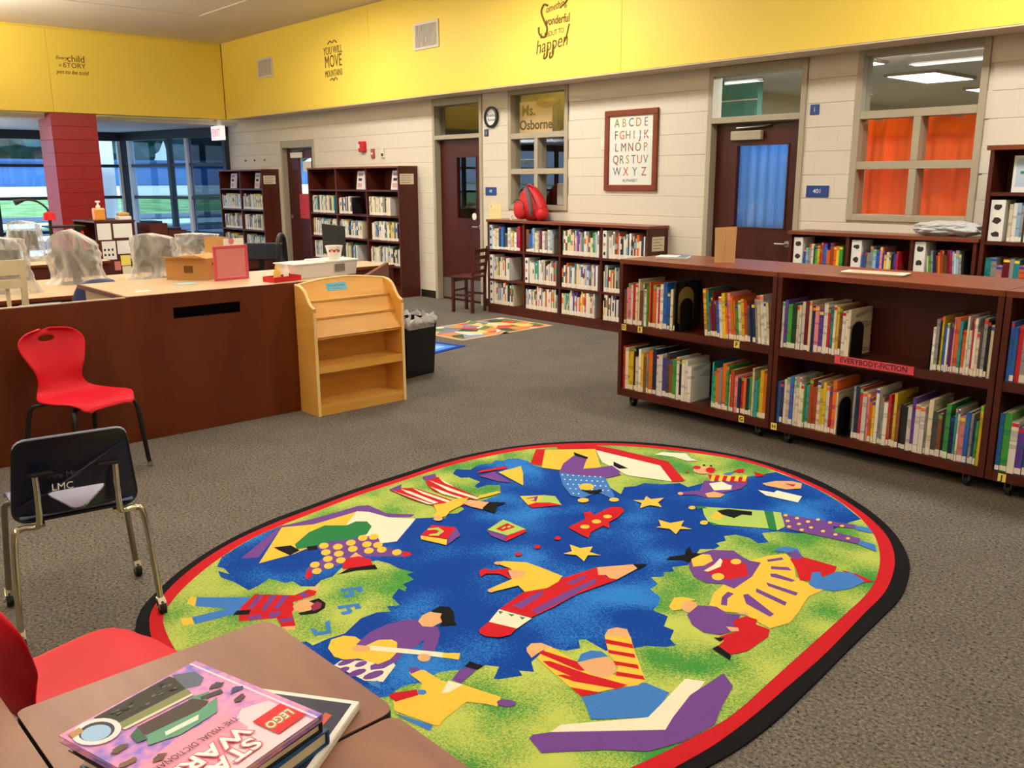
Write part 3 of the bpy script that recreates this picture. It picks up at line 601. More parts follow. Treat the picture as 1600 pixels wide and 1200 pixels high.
def notice(parent,x,y0,y1,z0,z1,label):
    g=bx('paper_notice',cream_p,parent,x,y0,z0,x+.0025,y1,z1); g['label']=label
    for k in range(4): bx('text_line',mat('notice_ink','#8d8f86',.8) if 'notice_ink' not in MATS else MATS['notice_ink'],g,x+.0025,y0+.02,z1-.03-k*.03,x+.003,y1-(.03+.03*(k%2)),z1-.022-k*.03)
notice(wallbc,2.51,.06,.255,.875,1.02,'paper notice on the end panel'); notice(tall3,2.45,.02,.25,1.54,1.68,'paper notice on the end panel'); notice(tall2,1.68,.03,.25,1.54,1.68,'paper notice on the end panel')

# ------------------------------------------------------------------ books
PAL=dict(r=('red','#C0202A'),m=('maroon','#6e1620'),O=('orange','#E06A1E'),o=('brown','#7a4a26'),y=('yellow','#E3C02E'),c=('cream','#E2D6B4'),w=('white','#E9E6DE'),x=('grey','#8e8f8c'),k=('black','#1b1a1c'),
  g=('green','#3f9a3c'),d=('dark green','#1d4a2c'),t=('teal','#2a8d93'),b=('blue','#2a62b8'),n=('navy','#1c2a55'),u=('dark grey','#474b52'),v=('violet','#5a3a98'),p=('pink','#DD8A93'),R=('rust','#A5401e'),l=('pale blue','#93b6cf'))
ORD='first second third fourth fifth sixth seventh eighth ninth tenth eleventh twelfth thirteenth fourteenth fifteenth sixteenth seventeenth eighteenth nineteenth twentieth'.split()
TENS={2:'twenty',3:'thirty',4:'forty'}
def ordinal(n):
    if n<20: return ORD[n]
    n+=1; q,r_=divmod(n,10)
    return {2:'twentieth',3:'thirtieth',4:'fortieth'}[q] if r_==0 else TENS[q]+'-'+ORD[r_-1]
FAR=MB(); FARC=[]
def far_box(x0,y0,z0,x1,y1,z1,c):
    FAR.box(x0,y0,z0,x1,y1,z1); FARC.extend([c]*6)
BOOKS=[0]
def make_book(x,y,z,th,h,dp,key,label,group,lean=0,dot=None,white_label=True):
    BOOKS[0]+=1; b=.0022
    cov=MB().box(0,0,0,th,b,h).box(0,b,0,b,dp,h).box(th-b,b,0,th,dp,h)
    o=cov.build('book',cover_m,None,(x,y,z),(0,lean,0)); c=lin(PAL[key][1]); jit=random.uniform(.8,1.15); o.color=tuple(min(1,v*jit) for v in c[:3])+(1,)
    tag(o,label,'book',group)
    bx('page_block',page_m,o,b,b,.003,th-b,dp-.004,h-.003)
    if white_label: bx('spine_label',label_w,o,.0004,-.0006,.006,th-.0004,0,random.uniform(.03,.045))
    if dot is not None: bx('colour_dot',dot_m[dot],o,.0006,-.0006,h-.026,th-.0006,0,h-.008)
    return o
def row(keys,x0,x1,y,z,place,group,hmin,hmax,lean=0,dots=.3,dmax=.27,end_left=False):
    """a run of individual books between x0 and x1"""
    n=len(keys); ws=[random.uniform(.6,1.5) for _ in keys]; ca=math.cos(lean); tot=x1-x0-(hmax*abs(math.sin(lean)))
    gap=.0012; k=(tot-gap*n)/sum(ws); x=x0+(hmax*math.sin(-lean) if lean<0 else 0)
    for i,ch in enumerate(keys):
        th=ws[i]*k; h=random.uniform(hmin,hmax)
        if random.random()<.25: h=hmin-.02*random.random()
        dp=min(dmax,h*random.uniform(.78,.98))
        nm=('thin ' if th<.012 else 'thick ' if th>.03 else '')+('tall ' if h>hmin+.7*(hmax-hmin) else 'short ' if h<hmin else '')
        make_book(x,y+random.uniform(0,.008),z+.0006,th*ca-.0004,h,dp,ch,f'{nm}{PAL[ch][0]} picture book, {ordinal(i)} from left {place}',group,lean,random.randrange(5) if random.random()<dots else None,random.random()<.9)
        x+=th+gap
yb=FY+.012; zu=SH; zl=BB+.0005
row('oppwrccoxwgOmOwrwbbc',-4.098,-3.675,yb,zu,'over D and E tags','books over the D and E tags',.26,.325)
row('ytrnmmbwyOpOOgcyRunnxcwwc',-3.435,-2.925,yb,zu,'in leaning group above tag F','leaning books above tag F',.245,.31,-.10,.45)
row('rcyykcwyoxOnwwvuogwkwww',-4.098,-3.50,yb,zl,'on shelf under D and E','books on the lower left shelf of the left unit',.265,.325)
row('tgOxOgcRpnrOngctgyO',-3.335,-2.925,yb,zl,'above tag G','books above tag G',.25,.315)
row('wvgdcwwmcnpvwrtcyowwc',-2.85,-2.415,yb,zu,'upper left shelf, middle unit','books on the upper left shelf of the middle unit',.27,.30,0,.5)
row('wxkybwvmpOtOwwrwcuxkc',-1.955,-1.658,yb,zu,'upper right shelf, middle unit','books on the upper right shelf of the middle unit',.25,.32,0,.5)
row('bnwcbwcwcgtRRcyywrOc',-2.85,-2.455,yb,zl,'above tag H','books above tag H',.27,.325,0,.4)
row('xnrwpOywxxwrmyokkwvwwxcuokgntcpbxngy',-2.365,-1.66,yb,zl,'lower right shelf, middle unit','books on the lower right shelf of the middle unit',.25,.325,0,.4)
row('bbrxwvty',-1.580,-1.37,yb,zu,'upper shelf, right unit','books on the upper shelf of the right unit',.26,.32,0,.4)
row('bgwvtyco',-1.580,-1.37,yb,zl,'above tag J','books above tag J',.26,.32,0,.4)
def bookend(x,y,z,label,h=.20,flip=1,arch=None):
    t=thing('bookend',label,'bookend',(x,y,z+.0006))
    pts=[(0,0),(.14,0),(.14,h*.75)]+[(.07+.07*math.cos(a),h*.75+.25*h*math.sin(a)) for a in [math.pi*k/10 for k in range(1,10)]]+[(0,h*.75)]
    MB().prism(pts,'x',0,.0025).build('upright',black,t); bx('base',black,t,min(0,-flip*.001),0,0,flip*.045,.14,.0012)
k0=make_book(-3.662,yb,SH+.0006,.012,.325,.28,'k','black book with pale arch on its cover, right end of the D and E group','books over the D and E tags',0,None,True)
ar=MB().prism([(.03,.05),(.2,.05),(.2,.22)]+[(.115+.085*math.cos(a),.22+.07*math.sin(a)) for a in [math.pi*k/10 for k in range(1,10)]]+[(.03,.22)],'x',.0121,.0124).build('cover_picture',mat('picture_tan','#a88d5a',.5),k0)
bookend(-3.618,yb+.01,SH,'black metal bookend at the right end of the D and E books',.22)
bookend(-2.408,yb+.004,SH,'black metal bookend ending the upper left books of the middle unit',.20); bookend(-1.967,yb+.004,SH,'black metal bookend left of the upper right books of the middle unit',.20,-1)
bookend(-2.448,yb+.004,zl,'black metal bookend between the two lower groups of the middle unit',.22)

def marker(x,y,z,wd,h,label,tone='w',pics=3):
    t=thing('shelf_marker',label,'shelf marker',(x,y,z+.0006))
    bx('box',{'w':white_p,'b':MATS.get('marker_blue') or mat('marker_blue','#b9cfe0',.6),'y':MATS.get('marker_yellow') or mat('marker_yellow','#e6c63a',.6)}[tone],t,0,0,0,wd,.2,h,bevel=.002)
    for k in range(pics):
        zz=h*(k+.5)/pics; m=MB().add([(wd/2+wd*.36*math.cos(a)*random.uniform(.7,1),-.0008,zz+h*.09*math.sin(a)*random.uniform(.5,1)) for a in [2*math.pi*q/9 for q in range(9)]],[tuple(range(9))])
        m.build('animal_picture',[MATS.get('pic_dark') or mat('pic_dark','#2c2622',.7),MATS.get('pic_tan') or mat('pic_tan','#b88a4e',.7)][k%2 if tone=='w' and random.random()<.4 else 0],t)
# right low bookcase, top row
yr=7.075+.012; zr=.7755
marker(-4.195,yr,zr,.085,.32,'white shelf marker with bird pictures at the left end of the right low bookcase')
row('blxcdgyRrbOROyg',-4.095,-3.735,yr,zr,'first bay under orange curtains','books in the first bay under the orange curtains',.24,.29,0,.6,.24)
marker(-3.66,yr,zr,.085,.32,'white and blue shelf marker with dark pictures in the second bay under orange curtains','w'); 
row('bbuxxlbpvywykvr',-3.565,-3.26,yr,zr,'second bay under orange curtains','books in the second bay under the orange curtains',.22,.28,0,.6,.24)
marker(-3.135,yr,zr,.085,.33,'white shelf marker with a bear and a bird in the third bay under orange curtains')
row('cgxnoORoomrlwlxk',-3.04,-2.74,yr,zr,'third bay under orange curtains','books in the third bay under the orange curtains',.24,.285,-.07,.5,.24)
row('txpmxtOcpbgbvywrpc',-2.60,-1.86,yr+.005,zr,'lower row, right tall bookcase','books in the lower row of the right tall bookcase',.20,.27,0,.6,.24)
marker(-2.605,yr+.005,1.1355,.10,.30,'white shelf marker with dog pictures in the right tall bookcase'); 
row('cwlx',-2.475,-2.375,yr+.005,1.1355,'beside the dog picture marker','books beside the dog picture marker',.28,.30,0,.3,.24)
marker(-2.36,yr+.005,1.1355,.10,.30,'white shelf marker at the very right edge of the picture')
t=thing('framed_card','white card in pale frame on the upper shelf of the right tall bookcase','card',(-2.50,yr+.06,1.4906)); bx('card',white_p,t,0,0,0,.22,.012,.26); bx('print',MATS['marker_blue'],t,.02,-.001,.04,.20,0,.24); bx('title_bar',green_b,t,.05,-.0015,.13,.20,-.001,.15)
def far_list(keys,x0,x1,y,z):
    keys=[q for ch in keys for q in ((ch,random.choice('wwwccxlw')) if random.random()<.75 else (ch,))]
    ws=[random.uniform(.6,1.5) for _ in keys]; k=(x1-x0)/sum(ws); x=x0
    for w_,ch in zip(ws,keys):
        th=w_*k; h=random.uniform(.20,.285); far_box(x,y,z,x+th-.0012,y+.2,z+h,lin(PAL[ch][1])); far_box(x+.001,y-.001,z+.005,x+th-.002,y-.0002,z+.05,lin('#EFE8DA'))
        if random.random()<.6: far_box(x+.001,y-.001,z+h*.5,x+th-.002,y-.0002,z+h*random.uniform(.65,.95),lin(PAL[random.choice('wcklxbrOgn')][1]))
        x+=th
# low wall bookcase under the office window: the individual ones, top row first
cells=[(0,.645),(.645,1.24),(1.24,1.865),(1.865,2.51)]
bay=('first','second','third','fourth'); rown=('top','middle','bottom'); zz=(.7755,.4155,.1115)
fill={(0,0):(.10,.92,'wccnbnuwcywvr'),(0,1):(.02,.85,'obblccxmwxwlx'),(0,2):(.04,.97,'goccOpvpxtcocgc'),(0,3):(.14,.95,'wcoROnkwlnnoOn'),
      (1,0):(.14,.60,'wcydcwmw'),(1,1):(.14,.93,'wwtwtwxoccwxr'),(1,2):(.02,.95,'doOxlwtOcwcwmcv'),(1,3):(.03,.93,'cxdOoddkcwnxcO'),
      (2,0):(.14,.72,'wcoxcOddn'),(2,1):(.02,.97,'lnwxcmpxcOctgn'),(2,2):(.02,.88,'cxtgwvvOyOwmp'),(2,3):(.03,.9,'ycoocnbkoxcxtn')}
for (r_,c_),(f0,f1,keys) in fill.items():
    a,b=cells[c_]; a+=.02; b-=.02; x0=-8.33+a+(b-a)*f0; x1=-8.33+a+(b-a)*f1
    if r_>0 or c_>1:
        far_list(keys,x0,x1,yr,zz[r_]+.0006); continue
    row(keys,x0,x1,yr,zz[r_],f'{rown[r_]} row, {bay[c_]} bay beneath office window',f'books in the {rown[r_]} row of the {bay[c_]} bay',.22,.29,0,.15,.24)
# markers inside the wall bookcase
for (r_,c_,f,tone,l) in ((0,0,.02,'b','blue and white shelf marker, top left corner of the long low bookcase'),(1,0,0,'w','white shelf marker, middle row of the leftmost bay under the office window'),(2,0,0,'w','white shelf marker, bottom row of the leftmost bay under the office window'),(1,1,0,'w','white shelf marker, middle row of the second bay under the office window'),(0,3,0,'w','white shelf marker, top row of the rightmost bay under the office window')):
    a,b=cells[c_]; marker(-8.33+a+(.024 if c_==0 else .014),yr,zz[r_],.055,.29,l,tone)
# far bookcases: too many and too small to pick apart, one joined object
def far_row(keys_n,x0,x1,y,z,hmin,hmax,pal):
    x=x0
    while x<x1-.012:
        th=random.uniform(.012,.034); th=min(th,x1-x); h=random.uniform(hmin,hmax); c=lin(PAL[random.choice(pal)][1])
        far_box(x,y,z,x+th-.001,y+.18,z+h,c); far_box(x+.001,y-.001,z+.005,x+th-.002,y-.0002,z+.04,lin('#EFE8DA'))
        if random.random()<.5: far_box(x+.001,y-.001,z+h*.5,x+th-.002,y-.0002,z+h*.72,lin(PAL[random.choice('wcklxb')][1]))
        x+=th
Z5=(1.464,1.114,.768,.427,.10); PALF='wwwcccclxlotknxwcy'
for r_,c_,f0,f1 in ((1,0,.08,.93),(1,1,.02,.5),(1,2,.02,.72),(2,0,.05,.98),(2,1,.0,.82),(2,2,.08,.95),(3,0,.08,.85),(3,1,.0,.62),(3,2,.02,.97)):
    a,b=((0,.82),(.82,1.635),(1.635,2.45))[c_]; a+=.03; b-=.03; far_row(0,-12.62+a+(b-a)*f0,-12.62+a+(b-a)*f1,7.095,Z5[r_]+.0006,.21,.265,PALF)
for r_,c_,f0,f1 in ((1,0,.02,.98),(1,1,.02,.97),(2,0,.1,.98),(2,1,.05,.9),(3,0,.05,.85),(3,1,.05,1.0),(4,1,.2,.8)):
    a,b=((0,.84),(.84,1.68))[c_]; a+=.03; b-=.03; far_row(0,-15.83+a+(b-a)*f0,-15.83+a+(b-a)*f1,7.095,Z5[r_]+.0006,.20,.265,PALF)
fb=FAR.build('far_books',book_attr); ca=fb.data.color_attributes.new('Col','FLOAT_COLOR','CORNER'); li=0
for p,c in zip(fb.data.polygons,FARC):
    for q in p.loop_indices: ca.data[q].color=c
tag(fb,'rows of small books in the far tall bookcases and the long low bookcase','books',kind='stuff')
for i,(x,l) in enumerate(((-15.50,'first'),(-14.55,'second'),(-11.32,'third'),(-10.44,'fourth'))):
    t=thing('display_card',f'pale picture book facing out on a far top shelf, {l} of four from the left','book',(x,7.13,1.4675)); t.rotation_euler.x=R(-8)
    bx('cover',[MATS.get('pale_cover') or mat('pale_cover','#d9cfd2',.5)][0],t,0,0,0,.24 if i in(0,2) else .17,.012,.26); bx('title_block',MATS['pic_dark'],t,.04,-.001,.12,.13,0,.16); bx('picture',MATS.get('cover_rose') or mat('cover_rose','#c99a93',.5),t,.03,-.001,.03,.14,0,.09)
    bx('picture',MATS.get('cover_ink') or mat('cover_ink','#8b7f96',.5),t,.03,-.001,.19,.15,0,.23)
print('individual books',BOOKS[0])

# ------------------------------------------------------------------ things on the bookcases
t=thing('picture_book','white picture book lying flat on the left rolling unit, blue corner','book',(-3.99,4.93,FT+.0006)); t.rotation_euler.z=R(25)
bx('page_block',white_p,t,.003,.003,.002,.215,.155,.010); cv=bx('cover',white_p,t,0,0,.010,.22,.16,.012); bx('cover',white_p,t,0,0,0,.22,.16,.002); bx('cover_print',blue_c,t,.15,.01,.012,.215,.15,.0125)
t=thing('paper_bag','brown kraft paper bag standing on the left rolling unit','bag',(-3.475,5.02,FT+.0006)); t.rotation_euler.z=R(32)
m=MB(); pts=lambda s,z,d:[(-.062*s,-.04*d,z),(.062*s,-.04*d,z),(.066*s,0,z),(.062*s,.04*d,z),(-.062*s,.04*d,z),(-.066*s,0,z)]
lv=[pts(1,0,1),pts(1.01,.08,.9),pts(1.03,.16,.75),[(x,y,z+(.008 if i in(1,3) else -.004 if i==0 else 0)) for i,(x,y,z) in enumerate(pts(1.06,.225,.62))]]
vs=[p for l in lv for p in l]; m.add(vs,[(i*6+k,i*6+(k+1)%6,i*6+6+(k+1)%6,i*6+6+k) for i in range(3) for k in range(6)]+[(5,4,3,2,1,0)]); m.build('bag_body',kraft,t,solid=.0015)
MB().add([(.0,-.0422,.0),(.002,-.042,0),(.003,-.033,.20),(.001,-.0335,.20)],[(0,1,2,3)]).build('fold_seam',mat('kraft_fold','#a98555',.8),t)
t=thing('leaflet_stack','pale printed leaflet stack lying on the middle rolling unit','leaflets',(-2.60,4.90,FT+.0006)); t.rotation_euler.z=R(8)
for i in range(3): bx('leaflet',cream_p,t,.006*i,-.004*i,.004*i,.36+.004*i,.14,.004*i+.0035)
bx('printed_picture',mat('leaflet_print','#d9a08c',.7),t,.05,.02,.0116,.32,.12,.0118)
# red backpack
def blob(name,m,parent,loc,sx,sy,sz,fn=None,seed=0,sub=4,pw=2.6,amp=.04):
    bm=bmesh.new(); bmesh.ops.create_icosphere(bm,subdivisions=sub,radius=1)
    for v in bm.verts:
        c=v.co; n_=(abs(c.x)**pw+abs(c.y)**pw+abs(c.z)**pw)**(1/pw); c=c/n_
        c=c*(1+amp*noise.noise(c*2.2+Vector((seed,0,0)))+amp*.5*noise.noise(c*6+Vector((0,seed,0))))
        c=Vector((c.x*sx,c.y*sy,c.z*sz)); v.co=fn(c) if fn else c
    for f in bm.faces: f.smooth=True
    me=bpy.data.meshes.new(name); bm.to_mesh(me); bm.free(); me.materials.append(m); return link(name,me,parent,loc)
bpk=thing('backpack','red backpack with grey strap slumped on top of the long low bookcase','backpack',(-7.70,7.215,1.131))
bag_r=mat('red_nylon','#C4181E',.55,bump=.25,bscale=40); bag_g=mat('grey_webbing','#5a5656',.7)
taper=lambda c:Vector((c.x*(1.06-.58*max(0,(c.z+.2)/.4)**1.15)-.035*(c.z+.2)/.2,c.y*(1-.4*max(0,(c.z+.2)/.4)),c.z))
blob('main_body',bag_r,bpk,(.03,.02,.20),.25,.13,.20,taper,3,4,2.3,.05)
blob('front_pocket',bag_r,bpk,(-.10,-.06,.12),.11,.065,.11,None,5,3)
blob('side_pocket',bag_r,bpk,(.20,-.02,.075),.065,.075,.072,None,8,3)
MB().tube(curve([(.02,-.105,.36),(.10,-.12,.28),(.14,-.125,.18),(.13,-.11,.06)]) if 0 else [(.02,-.09,.37),(.06,-.11,.31),(.10,-.122,.24),(.125,-.125,.16),(.12,-.115,.06)],[.022,.024,.026,.024,.018],8).build('shoulder_strap',bag_g,bpk,smooth=60)
MB().tube([(-.06,-.02,.385),(-.03,-.02,.405),(.02,-.02,.405),(.04,-.02,.38)],.009,8).build('carry_loop',bag_r,bpk,smooth=60)
MB().tube([(-.18,-.11,.20),(-.13,-.128,.235),(-.06,-.13,.235),(-.01,-.115,.20),(.0,-.11,.12)],.0045,6).build('pocket_zip',black,bpk,smooth=60)
MB().tube([(-.13,-.08,.30),(-.04,-.10,.372),(.04,-.095,.375),(.12,-.09,.29),(.17,-.09,.2)],.005,6).build('main_zip',black,bpk,smooth=60)
MB().tube([(-.20,-.12,.06),(-.22,-.13,.02),(-.19,-.14,.004)],.008,6).build('loose_strap',white_p,bpk,smooth=60)
# plastic bag bundle on the right low bookcase
pb=blob('plastic_bundle',bag_film,None,(-2.95,7.23,1.151+.058),.265,.10,.058,None,4,5,2.2,.22); tag(pb,'crumpled clear plastic bundle on the bookcase under the orange curtains','plastic bag')
RUG=[('B',(-3.516,1.436,-3.590,1.596,-3.650,1.703,-3.660,1.800,-3.461,1.909,-3.308,2.332,-3.247,2.418,-3.204,2.439,-3.251,2.480,-3.222,2.527,-3.243,2.584,-3.289,2.600,-3.271,2.753,-3.284,2.862,-3.389,2.948,-3.438,2.895,-3.431,2.828,-3.472,2.840,-3.501,2.903,-3.599,2.905,-3.623,2.868,-3.706,2.878,-3.759,2.943,-3.693,2.994,-3.719,3.050,-3.729,3.094,-3.702,3.155,-3.728,3.214,-3.691,3.231,-3.700,3.289,-3.666,3.334,-3.591,3.340,-3.518,3.310,-3.450,3.320,-3.298,3.360,-3.108,3.396,-2.860,3.317,-2.920,3.410,-2.888,3.469,-2.890,3.537,-2.814,3.595,-2.759,3.678,-2.692,3.658,-2.676,3.778,-2.564,4.060,-2.513,4.216,-2.392,4.221,-2.205,4.140,-2.021,4.027,-1.852,3.901,-1.872,3.823,-1.879,3.688,-1.892,3.603,-1.973,3.515,-2.042,3.468,-2.078,3.401,-2.036,3.360,-1.999,3.333,-2.023,3.284,-2.082,3.310,-2.148,3.297,-2.175,3.243,-2.138,3.205,-2.152,3.150,-2.121,3.135,-2.119,3.088,-2.161,3.043,-2.094,2.869,-2.127,2.804,-2.095,2.776,-2.119,2.740,-2.093,2.707,-2.125,2.664,-2.065,2.634,-2.058,2.576,-1.984,2.553,-1.950,2.492,-1.937,2.446,-1.869,2.450,-1.831,2.379,-1.788,2.383,-1.757,2.321,-1.717,2.303,-1.734,2.266,-1.786,2.221,-1.804,2.176,-1.857,2.094,-1.956,2.099,-1.973,2.080,-1.929,2.040,-1.949,1.993,-2.008,1.966,-1.977,1.854,-1.926,1.818,-1.965,1.787,-1.935,1.775,-1.970,1.704,-1.983,1.690,-2.028,1.754,-2.066,1.727,-2.067,1.694,-2.118,1.621,-2.138,1.581,-2.121,1.505,-2.142,1.475,-2.149,1.434,-2.129,1.383,-2.168,1.316,-2.346,1.284,-2.462,1.279,-2.562,1.261,-2.635,1.327,-2.613,1.361,-2.574,1.363,-2.579,1.430,-2.571,1.491,-2.628,1.595,-2.628,1.665,-2.599,1.708,-2.643,1.720,-2.616,1.762,-2.692,1.777,-2.738,1.842,-2.700,1.845,-2.724,1.871,-2.757,1.875,-2.765,1.935,-2.823,1.941,-2.819,1.974,-2.893,1.950,-2.963,1.948,-3.024,1.927,-3.058,1.770,-3.013,1.705,-3.014,1.650,-2.981,1.604,-3.019,1.562,-3.082,1.561,-3.093,1.530,-3.174,1.502,-3.145,1.452,-3.127,1.391,-3.234,1.382,-3.317,1.360,-3.386,1.378,-3.319,1.400,-3.391,1.407,-3.427,1.392)),
('P',(-3.439,1.505,-3.691,1.785,-3.651,1.847,-3.637,1.956,-3.633,2.097,-3.638,2.221,-3.608,2.266,-3.455,2.270,-3.351,2.363,-3.332,2.326,-3.404,2.247,-3.537,2.208,-3.578,2.177,-3.563,2.055,-3.574,1.931,-3.639,1.804,-3.396,1.567,-3.427,1.518)),
('Y',(-3.639,1.804,-3.569,1.928,-3.575,2.175,-3.380,1.998,-3.325,1.691,-3.338,1.539)),
('W',(-3.578,2.177,-3.531,2.216,-3.404,2.247,-3.301,2.333,-3.136,2.108,-3.166,2.042,-3.369,1.991,-3.469,2.053)),
('g',(-3.417,1.751,-3.499,1.868,-3.524,1.966,-3.454,2.043,-3.468,2.102,-3.432,2.141,-3.363,2.123,-3.297,2.053,-3.296,1.967,-3.338,1.888,-3.339,1.788,-3.361,1.731)),
('K',(-3.450,1.666,-3.419,1.733,-3.342,1.735,-3.324,1.677,-3.405,1.667)),
('K',(-3.357,1.778,-3.340,1.819,-3.298,1.799,-3.315,1.759)),
('P',(-3.331,1.813,-3.334,1.876,-3.261,2.084,-3.134,2.027,-3.074,2.044,-3.020,2.071,-2.982,2.033,-3.047,1.963,-3.117,1.886,-3.096,1.803,-3.092,1.648,-3.140,1.652,-3.179,1.697,-3.196,1.785,-3.258,1.796)),
('Y',(-3.307,1.860,-3.291,1.847,-3.284,1.831,-3.289,1.818,-3.304,1.814,-3.323,1.819,-3.340,1.832,-3.347,1.848,-3.342,1.861,-3.327,1.865)),
('Y',(-3.255,1.900,-3.239,1.887,-3.233,1.871,-3.238,1.858,-3.252,1.854,-3.272,1.859,-3.288,1.873,-3.295,1.889,-3.289,1.901,-3.274,1.906)),
('Y',(-3.254,1.967,-3.238,1.953,-3.232,1.937,-3.237,1.924,-3.252,1.920,-3.271,1.926,-3.287,1.939,-3.294,1.956,-3.289,1.969,-3.274,1.973)),
('Y',(-3.265,2.037,-3.248,2.023,-3.241,2.006,-3.247,1.993,-3.262,1.989,-3.281,1.995,-3.298,2.009,-3.305,2.026,-3.300,2.040,-3.284,2.044)),
('Y',(-3.242,2.082,-3.226,2.068,-3.219,2.051,-3.225,2.038,-3.240,2.033,-3.259,2.040,-3.276,2.054,-3.283,2.071,-3.278,2.085,-3.262,2.089)),
('Y',(-3.238,1.829,-3.222,1.816,-3.216,1.801,-3.221,1.788,-3.235,1.784,-3.254,1.789,-3.270,1.802,-3.276,1.817,-3.271,1.829,-3.257,1.834)),
('Y',(-3.186,1.863,-3.171,1.850,-3.164,1.835,-3.170,1.822,-3.184,1.818,-3.202,1.823,-3.218,1.836,-3.224,1.851,-3.219,1.864,-3.205,1.868)),
('Y',(-3.189,1.936,-3.174,1.923,-3.167,1.907,-3.172,1.895,-3.187,1.890,-3.206,1.896,-3.221,1.909,-3.228,1.925,-3.223,1.938,-3.208,1.942)),
('Y',(-3.190,2.010,-3.175,1.996,-3.168,1.980,-3.173,1.967,-3.188,1.963,-3.207,1.969,-3.223,1.983,-3.230,1.999,-3.224,2.012,-3.209,2.016)),
('Y',(-3.151,2.043,-3.136,2.029,-3.129,2.012,-3.135,2.000,-3.149,1.996,-3.168,2.002,-3.184,2.016,-3.190,2.032,-3.185,2.045,-3.170,2.049)),
('Y',(-3.124,1.978,-3.109,1.964,-3.103,1.948,-3.108,1.936,-3.123,1.932,-3.141,1.937,-3.156,1.951,-3.163,1.967,-3.158,1.979,-3.143,1.984)),
('Y',(-3.095,2.026,-3.080,2.012,-3.074,1.996,-3.079,1.984,-3.093,1.980,-3.112,1.985,-3.127,1.999,-3.133,2.015,-3.128,2.028,-3.113,2.032)),
('Y',(-3.027,2.059,-3.012,2.045,-3.006,2.029,-3.012,2.016,-3.026,2.012,-3.044,2.018,-3.058,2.032,-3.064,2.048,-3.059,2.061,-3.045,2.065)),
('Y',(-3.171,1.799,-3.156,1.786,-3.150,1.771,-3.155,1.759,-3.169,1.755,-3.187,1.760,-3.202,1.772,-3.208,1.787,-3.203,1.799,-3.189,1.804)),
('Y',(-3.156,1.727,-3.141,1.715,-3.135,1.701,-3.140,1.689,-3.154,1.684,-3.172,1.689,-3.187,1.701,-3.193,1.715,-3.188,1.727,-3.174,1.732)),
('Y',(-3.105,1.765,-3.091,1.753,-3.085,1.738,-3.090,1.726,-3.104,1.722,-3.121,1.726,-3.136,1.738,-3.142,1.753,-3.137,1.765,-3.123,1.769)),
('Y',(-3.120,1.832,-3.105,1.820,-3.099,1.805,-3.105,1.793,-3.119,1.789,-3.136,1.794,-3.151,1.806,-3.157,1.821,-3.152,1.833,-3.138,1.838)),
('Y',(-3.094,1.701,-3.080,1.689,-3.074,1.675,-3.079,1.664,-3.093,1.659,-3.110,1.663,-3.124,1.675,-3.130,1.689,-3.125,1.701,-3.112,1.705)),
('R',(-3.026,2.064,-2.997,2.080,-2.968,2.074,-2.974,2.027)),
('R',(-3.117,1.662,-3.069,1.644,-3.061,1.612,-3.091,1.620,-3.143,1.663)),
('S',(-3.129,1.858,-3.157,1.906,-3.091,1.900)),
('R',(-3.071,1.786,-3.102,1.812,-3.126,1.846,-3.112,1.893,-3.050,1.914,-2.992,1.886,-3.013,1.820,-3.044,1.771)),
('K',(-3.013,1.728,-3.035,1.795,-2.992,1.896,-2.945,1.880,-2.993,1.807)),
('Y',(-3.185,1.164,-3.233,1.199,-3.200,1.210,-3.142,1.174)),
('Y',(-3.082,1.099,-3.062,1.132,-3.004,1.116,-3.024,1.083)),
('b',(-3.208,1.213,-3.068,1.367,-3.000,1.330,-2.977,1.282,-2.999,1.121,-3.062,1.132,-3.036,1.266,-3.137,1.179)),
('R',(-3.013,1.303,-3.079,1.393,-2.964,1.505,-2.974,1.572,-2.936,1.587,-2.911,1.563,-2.916,1.470,-2.866,1.452,-2.844,1.428,-2.737,1.386,-2.765,1.344,-2.840,1.363,-2.914,1.248,-2.950,1.266)),
('P',(-3.063,1.402,-3.050,1.417,-2.974,1.333,-2.987,1.319)),
('P',(-3.028,1.435,-3.012,1.453,-2.926,1.363,-2.939,1.349)),
('P',(-2.993,1.469,-2.977,1.486,-2.907,1.407,-2.915,1.386)),
('P',(-2.967,1.525,-2.970,1.548,-2.927,1.546,-2.917,1.519)),
('P',(-2.922,1.292,-2.909,1.334,-2.877,1.322,-2.890,1.281)),
('P',(-2.896,1.360,-2.880,1.401,-2.849,1.376,-2.857,1.344)),
('P',(-2.823,1.363,-2.809,1.413,-2.782,1.401,-2.797,1.358)),
('K',(-2.973,1.252,-2.997,1.280,-2.967,1.322,-2.937,1.299)),
('S',(-2.886,1.454,-2.907,1.492,-2.893,1.545,-2.868,1.548,-2.819,1.503,-2.806,1.470,-2.844,1.440)),
('K',(-2.881,1.520,-2.877,1.562,-2.822,1.560,-2.789,1.536,-2.774,1.494,-2.800,1.441,-2.822,1.441,-2.810,1.489,-2.841,1.528)),
('M',(-2.839,1.505,-2.860,1.543,-2.832,1.549,-2.799,1.525,-2.798,1.490)),
('S',(-2.976,1.583,-2.976,1.614,-2.952,1.609,-2.939,1.584)),
('S',(-2.767,1.346,-2.740,1.387,-2.719,1.372,-2.730,1.350)),
('b',(-2.890,1.664,-2.854,1.743,-2.812,1.723,-2.816,1.700,-2.844,1.714,-2.864,1.653)),
('b',(-2.836,1.645,-2.828,1.672,-2.858,1.681,-2.847,1.692,-2.811,1.685,-2.800,1.667,-2.812,1.639)),
('b',(-2.770,1.580,-2.734,1.656,-2.696,1.638,-2.700,1.617,-2.726,1.629,-2.746,1.570)),
('b',(-2.720,1.563,-2.712,1.589,-2.740,1.597,-2.729,1.608,-2.696,1.602,-2.685,1.585,-2.697,1.558)),
